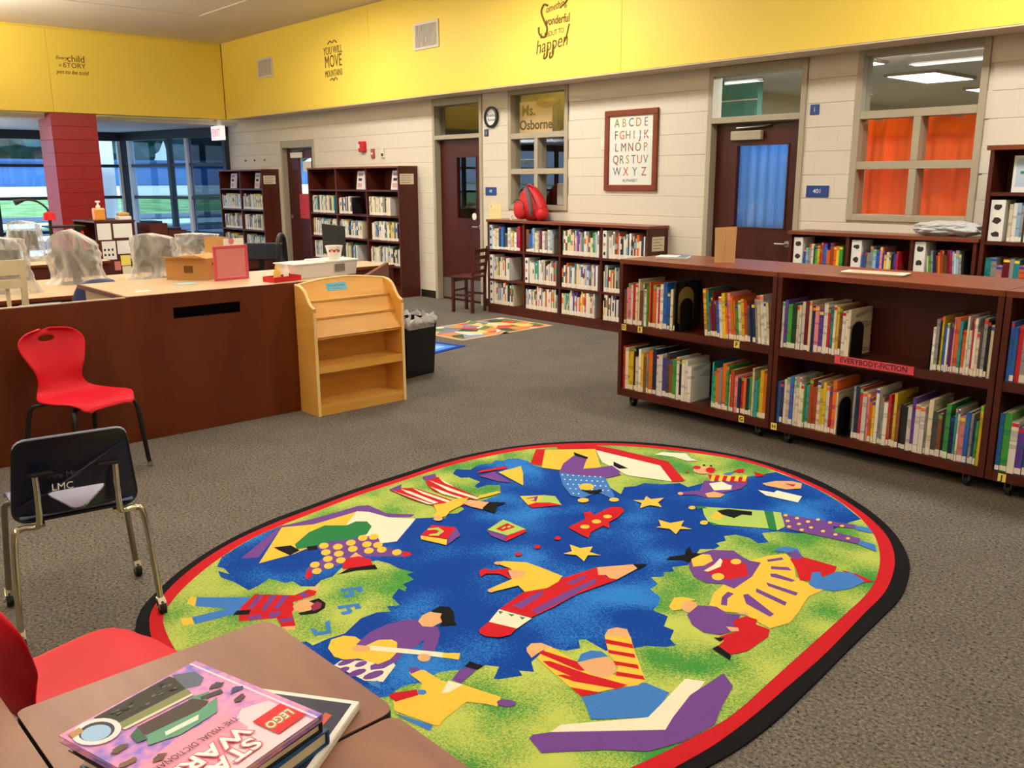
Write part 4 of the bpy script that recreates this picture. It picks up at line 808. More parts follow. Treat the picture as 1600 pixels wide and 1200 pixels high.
('b',(-2.689,1.416,-2.665,1.431,-2.643,1.423,-2.632,1.453,-2.692,1.480,-2.693,1.501,-2.604,1.455,-2.629,1.402)),
('W',(-2.418,1.381,-2.301,1.509,-2.267,1.501,-2.212,1.414,-2.257,1.374,-2.407,1.349)),
('P',(-2.392,1.424,-2.384,1.414,-2.381,1.395,-2.384,1.375,-2.391,1.361,-2.401,1.358,-2.409,1.368,-2.412,1.386,-2.409,1.407,-2.401,1.421)),
('P',(-2.350,1.443,-2.342,1.435,-2.338,1.421,-2.340,1.407,-2.347,1.398,-2.356,1.397,-2.364,1.405,-2.368,1.419,-2.366,1.433,-2.359,1.442)),
('P',(-2.359,1.380,-2.351,1.372,-2.347,1.359,-2.349,1.346,-2.356,1.338,-2.365,1.337,-2.373,1.345,-2.377,1.357,-2.375,1.371,-2.368,1.379)),
('P',(-2.311,1.414,-2.301,1.403,-2.298,1.384,-2.301,1.364,-2.309,1.351,-2.320,1.349,-2.330,1.360,-2.334,1.378,-2.331,1.398,-2.322,1.412)),
('P',(-2.299,1.509,-2.289,1.496,-2.284,1.473,-2.288,1.448,-2.298,1.432,-2.311,1.429,-2.322,1.442,-2.326,1.465,-2.322,1.490,-2.312,1.507)),
('P',(-2.261,1.451,-2.251,1.439,-2.247,1.417,-2.251,1.394,-2.261,1.379,-2.273,1.376,-2.283,1.388,-2.287,1.410,-2.284,1.433,-2.274,1.449)),
('P',(-2.476,1.479,-2.517,1.565,-2.522,1.643,-2.504,1.716,-2.460,1.754,-2.381,1.765,-2.336,1.742,-2.288,1.694,-2.255,1.653,-2.282,1.623,-2.341,1.675,-2.321,1.619,-2.316,1.567,-2.288,1.523,-2.278,1.462,-2.299,1.423,-2.324,1.439,-2.316,1.511,-2.383,1.533,-2.426,1.466)),
('Y',(-2.520,1.392,-2.564,1.431,-2.558,1.478,-2.524,1.505,-2.477,1.507,-2.452,1.555,-2.430,1.589,-2.389,1.593,-2.332,1.550,-2.311,1.508,-2.312,1.462,-2.387,1.434,-2.417,1.392,-2.455,1.378)),
('P',(-2.476,1.479,-2.517,1.565,-2.522,1.643,-2.513,1.679,-2.410,1.600,-2.449,1.553,-2.443,1.481)),
('W',(-2.435,1.504,-2.427,1.518,-2.225,1.671,-2.200,1.648,-2.261,1.608,-2.418,1.485)),
('Y',(-2.225,1.667,-2.182,1.711,-2.153,1.681,-2.201,1.647)),
('S',(-2.466,1.451,-2.470,1.479,-2.433,1.506,-2.409,1.494,-2.416,1.468,-2.441,1.445)),
('S',(-2.227,1.618,-2.219,1.608,-2.217,1.596,-2.222,1.586,-2.232,1.579,-2.245,1.579,-2.258,1.584,-2.267,1.594,-2.269,1.606,-2.264,1.617,-2.253,1.623,-2.240,1.624)),
('S',(-2.465,1.738,-2.490,1.776,-2.496,1.826,-2.453,1.839,-2.400,1.798,-2.395,1.750,-2.422,1.727)),
('K',(-2.495,1.816,-2.505,1.869,-2.476,1.893,-2.428,1.878,-2.374,1.838,-2.345,1.826,-2.380,1.773,-2.398,1.800,-2.433,1.816,-2.453,1.839,-2.479,1.822)),
('b',(-2.246,1.374,-2.228,1.406,-2.184,1.388,-2.214,1.375)),
('Y',(-2.203,1.510,-2.199,1.531,-2.178,1.555,-2.088,1.558,-2.025,1.595,-1.888,1.640,-1.857,1.597,-1.892,1.580,-1.941,1.543,-1.917,1.441,-1.898,1.405,-1.915,1.393,-2.054,1.350,-2.099,1.377,-2.076,1.457,-2.117,1.502,-2.184,1.505)),
('P',(-2.224,1.522,-2.213,1.549,-2.187,1.545,-2.189,1.508)),
('R',(-2.131,1.381,-2.138,1.397,-2.102,1.469,-2.072,1.454,-2.090,1.379)),
('b',(-2.068,1.482,-2.063,1.476,-2.062,1.469,-2.066,1.462,-2.072,1.458,-2.081,1.457,-2.088,1.460,-2.093,1.466,-2.094,1.473,-2.090,1.480,-2.083,1.485,-2.075,1.486)),
('W',(-2.031,1.514,-2.074,1.575,-2.025,1.595,-2.019,1.536)),
('P',(-2.070,1.587,-2.100,1.640,-2.097,1.670,-2.062,1.682,-2.033,1.594)),
('K',(-2.106,1.669,-2.119,1.700,-2.065,1.718,-2.061,1.686)),
('P',(-1.829,1.649,-1.825,1.640,-1.828,1.628,-1.838,1.616,-1.851,1.608,-1.864,1.606,-1.875,1.610,-1.879,1.619,-1.876,1.632,-1.866,1.643,-1.853,1.651,-1.839,1.654)),
('b',(-2.046,1.341,-1.913,1.391,-1.897,1.369,-1.971,1.352)),
('b',(-1.716,1.824,-1.676,1.930,-1.635,2.039,-1.548,2.050,-1.498,1.910,-1.616,1.762,-1.690,1.812)),
('Y',(-1.983,1.883,-2.001,1.936,-2.007,1.972,-1.875,1.966,-1.818,1.948,-1.729,2.001,-1.764,2.053,-1.840,2.088,-1.929,2.167,-1.861,2.229,-1.790,2.167,-1.644,2.050,-1.641,2.010,-1.681,1.935,-1.721,1.828,-1.844,1.852)),
('R',(-1.999,1.910,-2.001,1.933,-1.870,1.969,-1.816,1.946,-1.827,1.933)),
('R',(-1.954,1.884,-1.937,1.903,-1.788,1.940,-1.699,1.973,-1.663,1.986,-1.698,1.931,-1.822,1.887,-1.915,1.876)),
('R',(-1.860,1.857,-1.846,1.877,-1.711,1.933,-1.660,1.983,-1.675,1.941,-1.796,1.872)),
('R',(-1.781,1.840,-1.693,1.890,-1.721,1.828)),
('R',(-1.910,2.150,-1.822,2.194,-1.801,2.174,-1.889,2.129)),
('R',(-1.856,2.102,-1.774,2.148,-1.755,2.130,-1.837,2.087)),
('R',(-1.795,2.061,-1.722,2.103,-1.702,2.086,-1.773,2.048)),
('R',(-1.743,2.019,-1.666,2.064,-1.645,2.049,-1.727,1.999)),
('S',(-2.054,1.903,-2.065,1.936,-2.044,1.964,-2.002,1.972,-2.004,1.921,-1.994,1.871,-2.035,1.887)),
('S',(-1.929,2.167,-1.950,2.210,-1.939,2.244,-1.905,2.260,-1.857,2.225)),
('b',(-1.870,1.966,-1.898,2.013,-1.891,2.056,-1.860,2.078,-1.824,2.070,-1.849,2.011)),
('S',(-1.867,1.963,-1.852,2.014,-1.829,2.064,-1.783,2.056,-1.741,2.021,-1.737,1.974,-1.759,1.950,-1.810,1.945)),
('W',(-1.653,1.626,-1.657,1.676,-1.507,1.897,-1.523,1.976,-1.562,2.151,-1.509,2.187,-1.430,1.907,-1.431,1.884)),
('P',(-1.673,1.560,-1.679,1.580,-1.651,1.629,-1.432,1.886,-1.456,1.952,-1.494,2.088,-1.497,2.271,-1.432,2.229,-1.383,2.090,-1.349,2.014,-1.292,1.918,-1.311,1.844,-1.401,1.769,-1.492,1.681,-1.601,1.540)),
('Y',(-1.964,3.071,-1.935,3.117,-1.918,3.197,-1.877,3.273,-1.817,3.231,-1.726,3.100,-1.669,3.080,-1.587,3.090,-1.599,2.974,-1.571,2.882,-1.555,2.828,-1.534,2.737,-1.560,2.647,-1.627,2.659,-1.697,2.674,-1.747,2.631,-1.818,2.636,-1.866,2.734,-1.881,2.822,-1.833,2.821,-1.847,2.968,-1.898,3.113)),
('P',(-1.898,3.158,-1.868,3.227,-1.850,3.210,-1.882,3.142)),
('P',(-1.850,3.113,-1.797,3.158,-1.769,3.139,-1.834,3.088)),
('P',(-1.813,3.047,-1.796,3.065,-1.709,3.068,-1.711,3.045,-1.794,3.025)),
('P',(-1.779,2.965,-1.643,2.976,-1.634,2.946,-1.755,2.941)),
('P',(-1.777,2.890,-1.629,2.872,-1.618,2.841,-1.757,2.860)),
('P',(-1.779,2.803,-1.770,2.823,-1.609,2.751,-1.608,2.722,-1.728,2.747)),
('P',(-1.788,2.669,-1.824,2.728,-1.834,2.781,-1.808,2.784,-1.800,2.729,-1.767,2.679)),
('P',(-2.104,2.888,-2.134,2.978,-2.118,3.073,-2.047,3.134,-1.987,3.106,-1.941,3.096,-1.898,3.113,-1.847,2.968,-1.833,2.821,-1.891,2.824,-1.940,2.784,-2.006,2.793,-2.066,2.841)),
('R',(-2.007,2.862,-2.025,2.915,-2.033,3.025,-1.987,3.061,-1.929,3.049,-1.863,2.964,-1.896,2.872,-1.951,2.867)),
('Y',(-2.123,2.928,-2.134,2.992,-2.093,3.022,-2.047,2.980,-2.043,2.911,-2.068,2.869)),
('K',(-2.188,2.841,-2.196,2.878,-2.166,2.942,-2.195,2.989,-2.204,3.028,-2.158,2.982,-2.119,3.008,-2.120,2.931,-2.101,2.892,-2.142,2.891)),
('W',(-2.013,2.870,-2.020,2.950,-2.041,3.023,-2.019,3.010,-1.990,2.953,-1.996,2.875)),
('Y',(-1.960,3.060,-1.954,3.046,-1.953,3.031,-1.959,3.020,-1.969,3.014,-1.980,3.017,-1.991,3.027,-1.997,3.041,-1.997,3.056,-1.992,3.068,-1.982,3.073,-1.970,3.070)),
('Y',(-1.923,2.885,-1.915,2.868,-1.914,2.851,-1.920,2.838,-1.932,2.832,-1.946,2.835,-1.958,2.846,-1.966,2.863,-1.967,2.880,-1.960,2.894,-1.949,2.900,-1.935,2.896)),
('R',(-1.837,3.239,-1.813,3.296,-1.661,3.312,-1.640,3.249,-1.668,3.108,-1.695,3.079,-1.766,3.168)),
('b',(-1.930,3.256,-1.926,3.337,-1.870,3.359,-1.813,3.296,-1.877,3.289)),
('P',(-1.882,3.282,-1.864,3.334,-1.802,3.293,-1.820,3.243)),
('R',(-1.629,3.295,-1.574,3.307,-1.489,3.290,-1.512,3.259,-1.577,3.262)),
('b',(-1.701,3.182,-1.684,3.215,-1.649,3.169,-1.639,3.264,-1.590,3.304,-1.514,3.263,-1.523,3.159,-1.555,3.093,-1.614,3.060,-1.651,3.072)),
('Y',(-1.911,2.510,-1.945,2.584,-1.922,2.616,-1.877,2.633,-1.893,2.578,-1.866,2.524,-1.883,2.493)),
('S',(-1.891,2.557,-1.895,2.606,-1.859,2.615,-1.825,2.569,-1.833,2.524,-1.863,2.527)),
('P',(-1.826,2.509,-1.842,2.598,-1.791,2.642,-1.727,2.628,-1.693,2.655,-1.633,2.541,-1.655,2.475,-1.702,2.445,-1.767,2.461)),
('R',(-1.684,2.596,-1.671,2.661,-1.628,2.668,-1.610,2.633,-1.555,2.638,-1.532,2.589,-1.525,2.454,-1.549,2.388,-1.614,2.406,-1.620,2.450,-1.649,2.460,-1.629,2.535)),
('S',(-1.675,2.540,-1.641,2.565,-1.624,2.547,-1.641,2.522)),
('S',(-1.716,2.664,-1.691,2.691,-1.668,2.682,-1.693,2.655)),
('K',(-1.657,2.441,-1.630,2.470,-1.626,2.434)),
('K',(-1.616,2.373,-1.614,2.406,-1.545,2.383,-1.530,2.355)),
('L',(-2.464,3.471,-2.226,3.649,-2.080,3.470,-2.278,3.326,-2.326,3.330,-2.393,3.390)),
('g',(-2.223,3.645,-2.189,3.670,-2.044,3.472,-2.076,3.456)),
('L',(-2.189,3.670,-2.156,3.687,-2.046,3.542,-2.044,3.472)),
('g',(-2.488,3.454,-2.461,3.483,-2.434,3.471,-2.458,3.430)),
('g',(-2.340,3.333,-2.262,3.336,-2.279,3.303)),
('Y',(-2.359,3.388,-2.377,3.466,-2.327,3.461,-2.302,3.393,-2.326,3.378)),
('K',(-2.382,3.480,-2.358,3.538,-2.258,3.595,-2.229,3.549,-2.269,3.525,-2.268,3.457,-2.334,3.454)),
('Y',(-2.477,3.437,-2.472,3.425,-2.471,3.413,-2.474,3.404,-2.482,3.400,-2.492,3.402,-2.502,3.410,-2.507,3.422,-2.509,3.434,-2.505,3.444,-2.497,3.448,-2.487,3.445)),
('Y',(-2.318,3.319,-2.312,3.306,-2.310,3.293,-2.315,3.283,-2.323,3.279,-2.334,3.282,-2.344,3.291,-2.350,3.305,-2.352,3.318,-2.348,3.328,-2.339,3.332,-2.328,3.329)),
('P',(-2.144,3.668,-1.832,3.804,-1.807,3.766,-1.897,3.711,-1.861,3.654,-1.741,3.665,-1.708,3.601,-2.029,3.524)),
('b',(-1.835,3.790,-1.773,3.822,-1.723,3.770,-1.805,3.751)),
('b',(-1.730,3.643,-1.663,3.649,-1.624,3.580,-1.716,3.598)),
('Y',(-2.115,3.680,-2.111,3.668,-2.114,3.659,-2.121,3.657,-2.129,3.665,-2.133,3.677,-2.131,3.687,-2.123,3.688)),
('Y',(-2.057,3.686,-2.053,3.674,-2.056,3.664,-2.063,3.663,-2.071,3.670,-2.075,3.682,-2.072,3.692,-2.065,3.693)),
('Y',(-1.999,3.685,-1.995,3.673,-1.998,3.664,-2.005,3.662,-2.013,3.670,-2.017,3.682,-2.014,3.691,-2.007,3.693)),
('Y',(-1.980,3.743,-1.977,3.731,-1.979,3.721,-1.987,3.720,-1.994,3.728,-1.998,3.740,-1.995,3.749,-1.988,3.751)),
('Y',(-1.922,3.750,-1.919,3.738,-1.922,3.728,-1.929,3.727,-1.936,3.735,-1.940,3.747,-1.937,3.756,-1.930,3.758)),
('Y',(-1.863,3.752,-1.860,3.740,-1.863,3.731,-1.870,3.729,-1.877,3.737,-1.880,3.749,-1.877,3.758,-1.870,3.760)),
('Y',(-2.026,3.564,-2.023,3.552,-2.025,3.543,-2.033,3.542,-2.040,3.549,-2.044,3.560,-2.041,3.569,-2.034,3.571)),
('Y',(-2.068,3.621,-2.064,3.609,-2.067,3.600,-2.074,3.598,-2.082,3.606,-2.086,3.617,-2.083,3.627,-2.076,3.628)),
('Y',(-2.012,3.627,-2.008,3.615,-2.011,3.606,-2.018,3.604,-2.026,3.612,-2.029,3.623,-2.027,3.633,-2.019,3.634)),
('Y',(-1.951,3.628,-1.947,3.616,-1.950,3.607,-1.957,3.606,-1.964,3.613,-1.968,3.624,-1.965,3.634,-1.958,3.635)),
('Y',(-1.891,3.629,-1.888,3.617,-1.890,3.608,-1.897,3.607,-1.904,3.614,-1.908,3.626,-1.905,3.635,-1.898,3.636)),
('Y',(-1.832,3.634,-1.829,3.622,-1.832,3.613,-1.839,3.612,-1.846,3.619,-1.849,3.630,-1.846,3.639,-1.839,3.641)),
('Y',(-1.772,3.634,-1.769,3.623,-1.772,3.614,-1.778,3.613,-1.785,3.620,-1.788,3.631,-1.785,3.640,-1.778,3.641)),
('Y',(-1.965,3.570,-1.961,3.558,-1.964,3.549,-1.971,3.548,-1.979,3.555,-1.982,3.566,-1.979,3.575,-1.972,3.577)),
('P',(-2.692,3.799,-2.513,3.945,-2.481,3.841,-2.509,3.720,-2.500,3.621,-2.534,3.583,-2.589,3.590,-2.641,3.524,-2.670,3.554,-2.611,3.654)),
('R',(-2.737,3.897,-2.560,4.015,-2.517,3.932,-2.680,3.836)),
('Y',(-2.716,3.905,-2.699,3.914,-2.647,3.823,-2.666,3.817)),
('Y',(-2.686,3.937,-2.669,3.946,-2.618,3.855,-2.637,3.849)),
('Y',(-2.657,3.969,-2.639,3.978,-2.589,3.886,-2.608,3.880)),
('Y',(-2.627,4.001,-2.610,4.010,-2.560,3.918,-2.579,3.912)),
('Y',(-2.599,4.032,-2.582,4.040,-2.533,3.948,-2.551,3.942)),
('W',(-2.645,3.779,-2.617,3.856,-2.567,3.840,-2.544,3.842,-2.511,3.786,-2.562,3.708)),
('S',(-2.566,3.636,-2.553,3.695,-2.488,3.699,-2.479,3.643,-2.521,3.598)),
('S',(-2.643,3.553,-2.635,3.537,-2.638,3.523,-2.649,3.522,-2.662,3.532,-2.670,3.549,-2.667,3.562,-2.656,3.564)),
('S',(-2.756,3.988,-2.742,3.955,-2.743,3.919,-2.758,3.889,-2.784,3.874,-2.813,3.877,-2.839,3.898,-2.854,3.931,-2.853,3.968,-2.838,3.998,-2.811,4.014,-2.781,4.010)),
('R',(-2.836,3.968,-2.829,3.953,-2.827,3.938,-2.832,3.926,-2.842,3.921,-2.855,3.925,-2.867,3.935,-2.875,3.951,-2.876,3.966,-2.871,3.978,-2.861,3.983,-2.848,3.979)),
('R',(-2.754,3.990,-2.742,3.967,-2.739,3.945,-2.744,3.929,-2.758,3.924,-2.775,3.932,-2.792,3.949,-2.804,3.972,-2.808,3.994,-2.803,4.010,-2.789,4.015,-2.771,4.007)),
('K',(-2.845,4.022,-2.841,4.009,-2.846,4.003,-2.856,4.010,-2.861,4.024,-2.856,4.029)),
('K',(-2.812,4.042,-2.807,4.029,-2.813,4.023,-2.823,4.031,-2.828,4.044,-2.822,4.050)),
('R',(-2.856,3.839,-2.840,3.872,-2.828,3.839)),
('R',(-2.674,4.041,-2.679,4.097,-2.661,4.132,-2.620,4.064)),
('R',(-2.595,4.126,-2.512,4.116,-2.536,4.055)),
('b',(-2.691,3.972,-2.670,4.045,-2.645,3.971)),
('W',(-3.166,3.968,-3.168,4.036,-3.054,4.118,-2.975,4.061,-2.923,4.062,-2.957,4.009,-3.074,4.011)),
('S',(-2.454,3.986,-2.426,4.077,-2.367,4.137,-2.310,4.142,-2.272,4.067,-2.317,3.996,-2.422,3.974)),
('R',(-2.375,4.072,-2.323,4.104,-2.315,4.062)),
('W',(-2.410,3.881,-2.334,3.910,-2.340,3.948,-2.205,3.963,-2.173,3.870,-2.337,3.841)),
('R',(-3.669,3.649,-3.606,3.754,-3.540,3.844,-3.394,3.880,-3.073,3.917,-3.029,3.920,-2.757,3.719,-2.796,3.657,-3.011,3.822,-3.456,3.771,-3.566,3.713,-3.634,3.627)),
('R',(-3.538,3.310,-3.718,3.524,-3.679,3.567,-3.474,3.337)),
('Y',(-3.670,3.552,-3.480,3.790,-3.226,3.562,-3.255,3.456,-3.352,3.351,-3.442,3.307)),
('W',(-3.462,3.777,-3.015,3.827,-2.798,3.660,-3.024,3.562,-3.280,3.632)),
('P',(-3.316,3.320,-3.411,3.448,-3.476,3.599,-3.390,3.624,-3.270,3.465,-3.225,3.542,-3.170,3.615,-3.057,3.540,-3.072,3.453,-3.187,3.372)),
('P',(-3.257,3.450,-3.200,3.628,-3.097,3.583,-3.082,3.464,-3.168,3.380)),
('K',(-3.524,3.649,-3.396,3.640,-3.375,3.609,-3.472,3.603)),
('K',(-3.243,3.688,-3.102,3.655,-3.133,3.611,-3.189,3.629)),
('b',(-3.316,3.320,-3.191,3.375,-3.089,3.446,-2.861,3.268,-2.836,3.226,-2.949,3.242,-2.948,3.121,-3.012,3.104,-3.163,3.193)),
('W',(-3.271,3.308,-3.266,3.298,-3.273,3.297,-3.282,3.306,-3.281,3.313)),
('W',(-3.210,3.265,-3.205,3.255,-3.212,3.254,-3.220,3.262,-3.219,3.269)),
('W',(-3.247,3.326,-3.242,3.316,-3.249,3.315,-3.258,3.324,-3.257,3.331)),
('W',(-3.186,3.283,-3.181,3.273,-3.188,3.271,-3.197,3.280,-3.195,3.287)),
('W',(-3.144,3.222,-3.140,3.212,-3.146,3.210,-3.154,3.219,-3.153,3.226)),
('W',(-3.086,3.181,-3.082,3.171,-3.088,3.170,-3.096,3.178,-3.095,3.185)),
('W',(-3.223,3.345,-3.218,3.334,-3.225,3.333,-3.234,3.342,-3.233,3.349)),
('W',(-3.162,3.301,-3.158,3.291,-3.164,3.289,-3.173,3.298,-3.172,3.305)),
('W',(-3.121,3.239,-3.116,3.230,-3.123,3.228,-3.131,3.237,-3.130,3.244)),
('W',(-3.063,3.198,-3.059,3.189,-3.065,3.187,-3.073,3.196,-3.072,3.202)),
('W',(-3.024,3.140,-3.020,3.131,-3.026,3.129,-3.034,3.137,-3.033,3.144)),
('W',(-3.199,3.363,-3.194,3.352,-3.201,3.351,-3.210,3.360,-3.209,3.367)),
('W',(-3.139,3.318,-3.134,3.309,-3.141,3.307,-3.149,3.316,-3.148,3.323)),
('W',(-3.098,3.257,-3.093,3.247,-3.100,3.246,-3.108,3.254,-3.107,3.261)),
('W',(-3.041,3.215,-3.036,3.206,-3.043,3.205,-3.051,3.213,-3.049,3.220)),
('W',(-3.002,3.157,-2.998,3.148,-3.004,3.146,-3.012,3.155,-3.011,3.161)),
('W',(-3.175,3.381,-3.171,3.370,-3.177,3.369,-3.186,3.378,-3.185,3.385)),
('W',(-3.115,3.336,-3.111,3.326,-3.117,3.325,-3.126,3.334,-3.125,3.341)),
('W',(-3.074,3.274,-3.070,3.265,-3.077,3.263,-3.085,3.272,-3.084,3.279)),
('W',(-3.018,3.233,-3.014,3.224,-3.020,3.222,-3.028,3.230,-3.027,3.237)),
('W',(-3.151,3.398,-3.147,3.388,-3.153,3.387,-3.162,3.396,-3.161,3.403)),
('W',(-3.092,3.354,-3.087,3.344,-3.094,3.343,-3.102,3.352,-3.101,3.359)),
('W',(-3.051,3.292,-3.047,3.282,-3.054,3.281,-3.062,3.290,-3.060,3.296)),
('W',(-2.995,3.250,-2.991,3.241,-2.997,3.239,-3.005,3.248,-3.004,3.255)),
('W',(-3.127,3.416,-3.123,3.406,-3.130,3.405,-3.138,3.414,-3.137,3.421)),
('W',(-3.068,3.372,-3.064,3.362,-3.071,3.360,-3.079,3.369,-3.078,3.376)),
('W',(-3.028,3.309,-3.024,3.300,-3.031,3.298,-3.039,3.307,-3.037,3.314)),
('W',(-2.973,3.268,-2.969,3.258,-2.975,3.257,-2.983,3.265,-2.981,3.272)),
('W',(-3.104,3.434,-3.099,3.424,-3.106,3.423,-3.114,3.432,-3.113,3.439)),
('W',(-3.045,3.389,-3.041,3.379,-3.047,3.378,-3.056,3.387,-3.054,3.394)),
('W',(-3.005,3.327,-3.001,3.317,-3.008,3.316,-3.016,3.325,-3.014,3.331)),
('W',(-2.950,3.285,-2.946,3.275,-2.952,3.274,-2.960,3.282,-2.959,3.289)),
('W',(-2.983,3.344,-2.979,3.335,-2.985,3.333,-2.993,3.342,-2.991,3.349)),
('W',(-2.927,3.302,-2.924,3.293,-2.930,3.291,-2.937,3.300,-2.936,3.306)),
('Y',(-3.023,3.289,-3.009,3.266,-3.006,3.241,-3.015,3.221,-3.033,3.212,-3.056,3.215,-3.078,3.229,-3.093,3.253,-3.096,3.278,-3.087,3.298,-3.069,3.308,-3.045,3.304)),
('K',(-3.039,3.199,-2.994,3.230,-2.971,3.291,-2.938,3.255,-2.958,3.191)),
('Y',(-2.902,3.120,-2.894,3.105,-2.893,3.089,-2.900,3.076,-2.912,3.069,-2.927,3.069,-2.941,3.078,-2.949,3.093,-2.951,3.109,-2.944,3.123,-2.931,3.130,-2.916,3.129)),
('Y',(-2.805,3.239,-2.797,3.225,-2.797,3.211,-2.803,3.199,-2.814,3.192,-2.827,3.193,-2.839,3.201,-2.846,3.215,-2.847,3.230,-2.841,3.242,-2.830,3.248,-2.817,3.247)),
('R',(-3.615,2.976,-3.635,3.015,-3.599,3.180,-3.564,3.155)),
('P',(-3.569,2.954,-3.570,3.065,-3.365,3.012,-3.436,2.973)),
('Y',(-3.545,3.073,-3.539,3.236,-3.441,3.164,-3.290,3.026)),
('Y',(-3.181,2.903,-3.107,3.008,-3.059,2.900,-3.061,2.847)),
('L',(-3.107,3.008,-3.059,3.036,-2.948,2.971,-3.010,2.953,-3.059,2.900)),
('R',(-3.061,2.847,-3.059,2.900,-3.010,2.953,-2.948,2.971,-3.018,2.839)),
('P',(-3.139,2.897,-3.119,2.974,-3.069,2.912,-3.102,2.896,-3.093,2.919,-3.114,2.941,-3.124,2.906)),
('L',(-2.954,2.489,-3.001,2.629,-2.841,2.627,-2.842,2.513)),
('P',(-2.954,2.484,-2.844,2.511,-2.795,2.462,-2.888,2.457)),
('R',(-2.842,2.513,-2.838,2.624,-2.814,2.607,-2.794,2.463)),
('R',(-2.934,2.525,-2.953,2.612,-2.890,2.608,-2.892,2.528)),
('L',(-2.924,2.551,-2.928,2.578,-2.916,2.574,-2.911,2.545)),
('L',(-2.921,2.582,-2.923,2.601,-2.906,2.596,-2.906,2.576)),
('R',(-3.109,2.222,-3.175,2.335,-3.075,2.400,-2.993,2.289)),
('Y',(-3.107,2.219,-2.991,2.283,-2.943,2.241,-3.071,2.196)),
('P',(-2.996,2.291,-3.075,2.400,-2.986,2.356,-2.942,2.242)),
('L',(-3.153,2.293,-3.131,2.340,-3.074,2.330,-3.052,2.279,-3.081,2.247,-3.094,2.261,-3.078,2.290,-3.093,2.315,-3.119,2.312,-3.136,2.283)),
('R',(-2.721,2.786,-2.738,2.919,-2.806,2.980,-2.785,3.011,-2.744,2.988,-2.764,3.125,-2.727,3.165,-2.684,3.143,-2.648,3.054,-2.635,2.975,-2.583,2.921,-2.624,2.921,-2.609,2.823,-2.569,2.763,-2.612,2.767)),
('Y',(-2.657,2.866,-2.651,2.855,-2.650,2.842,-2.656,2.832,-2.665,2.826,-2.677,2.826,-2.688,2.833,-2.694,2.844,-2.695,2.857,-2.689,2.867,-2.679,2.873,-2.668,2.873)),
('Y',(-2.665,2.953,-2.658,2.942,-2.658,2.929,-2.663,2.918,-2.673,2.912,-2.685,2.913,-2.696,2.920,-2.702,2.931,-2.703,2.944,-2.698,2.955,-2.688,2.961,-2.676,2.960)),
('Y',(-2.673,3.039,-2.667,3.028,-2.667,3.016,-2.672,3.006,-2.681,3.000,-2.692,3.001,-2.702,3.008,-2.708,3.018,-2.708,3.030,-2.703,3.041,-2.694,3.046,-2.683,3.045)),
('R',(-2.652,2.671,-2.644,2.657,-2.647,2.644,-2.659,2.640,-2.673,2.648,-2.681,2.662,-2.678,2.675,-2.666,2.679)),
('R',(-2.644,2.536,-2.636,2.523,-2.639,2.511,-2.651,2.507,-2.665,2.513,-2.673,2.527,-2.670,2.539,-2.658,2.543)),
('R',(-2.642,2.421,-2.635,2.409,-2.638,2.397,-2.649,2.393,-2.663,2.399,-2.671,2.412,-2.668,2.424,-2.656,2.428)),
('Y',(-2.751,3.284,-2.713,3.325,-2.744,3.378,-2.699,3.362,-2.667,3.427,-2.644,3.350,-2.590,3.315,-2.648,3.292,-2.655,3.224,-2.693,3.285)),
('Y',(-2.445,3.090,-2.437,3.117,-2.496,3.171,-2.432,3.177,-2.407,3.252,-2.374,3.185,-2.317,3.194,-2.354,3.153,-2.330,3.091,-2.386,3.119)),
('Y',(-2.525,2.557,-2.517,2.603,-2.576,2.649,-2.517,2.654,-2.491,2.708,-2.459,2.654,-2.403,2.665,-2.441,2.624,-2.409,2.566,-2.473,2.588)),
('R',(-2.328,2.017,-2.370,2.176,-2.355,2.379,-2.331,2.564,-2.279,2.534,-2.233,2.522,-2.196,2.535,-2.217,2.319,-2.201,2.179,-2.199,2.061)),
('P',(-2.315,2.070,-2.327,2.199,-2.330,2.253,-2.302,2.210,-2.275,2.083)),
('P',(-2.239,2.099,-2.259,2.290,-2.264,2.479,-2.236,2.457,-2.216,2.264,-2.205,2.099)),
('P',(-2.314,2.363,-2.315,2.476,-2.292,2.448,-2.288,2.366)),
('W',(-2.278,1.921,-2.327,2.015,-2.192,2.058,-2.172,1.963)),
('g',(-2.319,2.004,-2.301,2.014,-2.295,1.992)),
('g',(-2.279,2.016,-2.256,2.032,-2.253,2.011)),
('g',(-2.233,2.033,-2.211,2.044,-2.208,2.023)),
('R',(-2.258,1.858,-2.280,1.923,-2.174,1.965,-2.155,1.920,-2.167,1.876,-2.207,1.847,-2.236,1.845)),
('S',(-2.330,2.562,-2.248,2.695,-2.212,2.711,-2.198,2.537,-2.228,2.523,-2.256,2.535,-2.277,2.512)),
('K',(-2.248,2.695,-2.208,2.745,-2.204,2.676)),
('Y',(-2.658,2.277,-2.640,2.316,-2.566,2.378,-2.480,2.389,-2.370,2.396,-2.344,2.348,-2.333,2.274,-2.368,2.185,-2.427,2.204,-2.443,2.134,-2.457,2.087,-2.482,2.091,-2.486,2.171,-2.487,2.224,-2.504,2.284,-2.575,2.286)),
('S',(-2.631,2.295,-2.627,2.288,-2.626,2.280,-2.630,2.273,-2.637,2.268,-2.646,2.268,-2.653,2.271,-2.658,2.278,-2.658,2.286,-2.654,2.294,-2.647,2.298,-2.639,2.299)),
('S',(-2.457,2.106,-2.452,2.099,-2.451,2.091,-2.454,2.084,-2.460,2.081,-2.469,2.081,-2.476,2.085,-2.481,2.092,-2.483,2.100,-2.480,2.106,-2.473,2.110,-2.465,2.110)),
('S',(-2.568,2.270,-2.503,2.319,-2.473,2.273,-2.487,2.224)),
('R',(-2.635,2.174,-2.643,2.211,-2.612,2.211,-2.571,2.290,-2.545,2.250,-2.489,2.222,-2.562,2.220,-2.598,2.181,-2.590,2.145)),
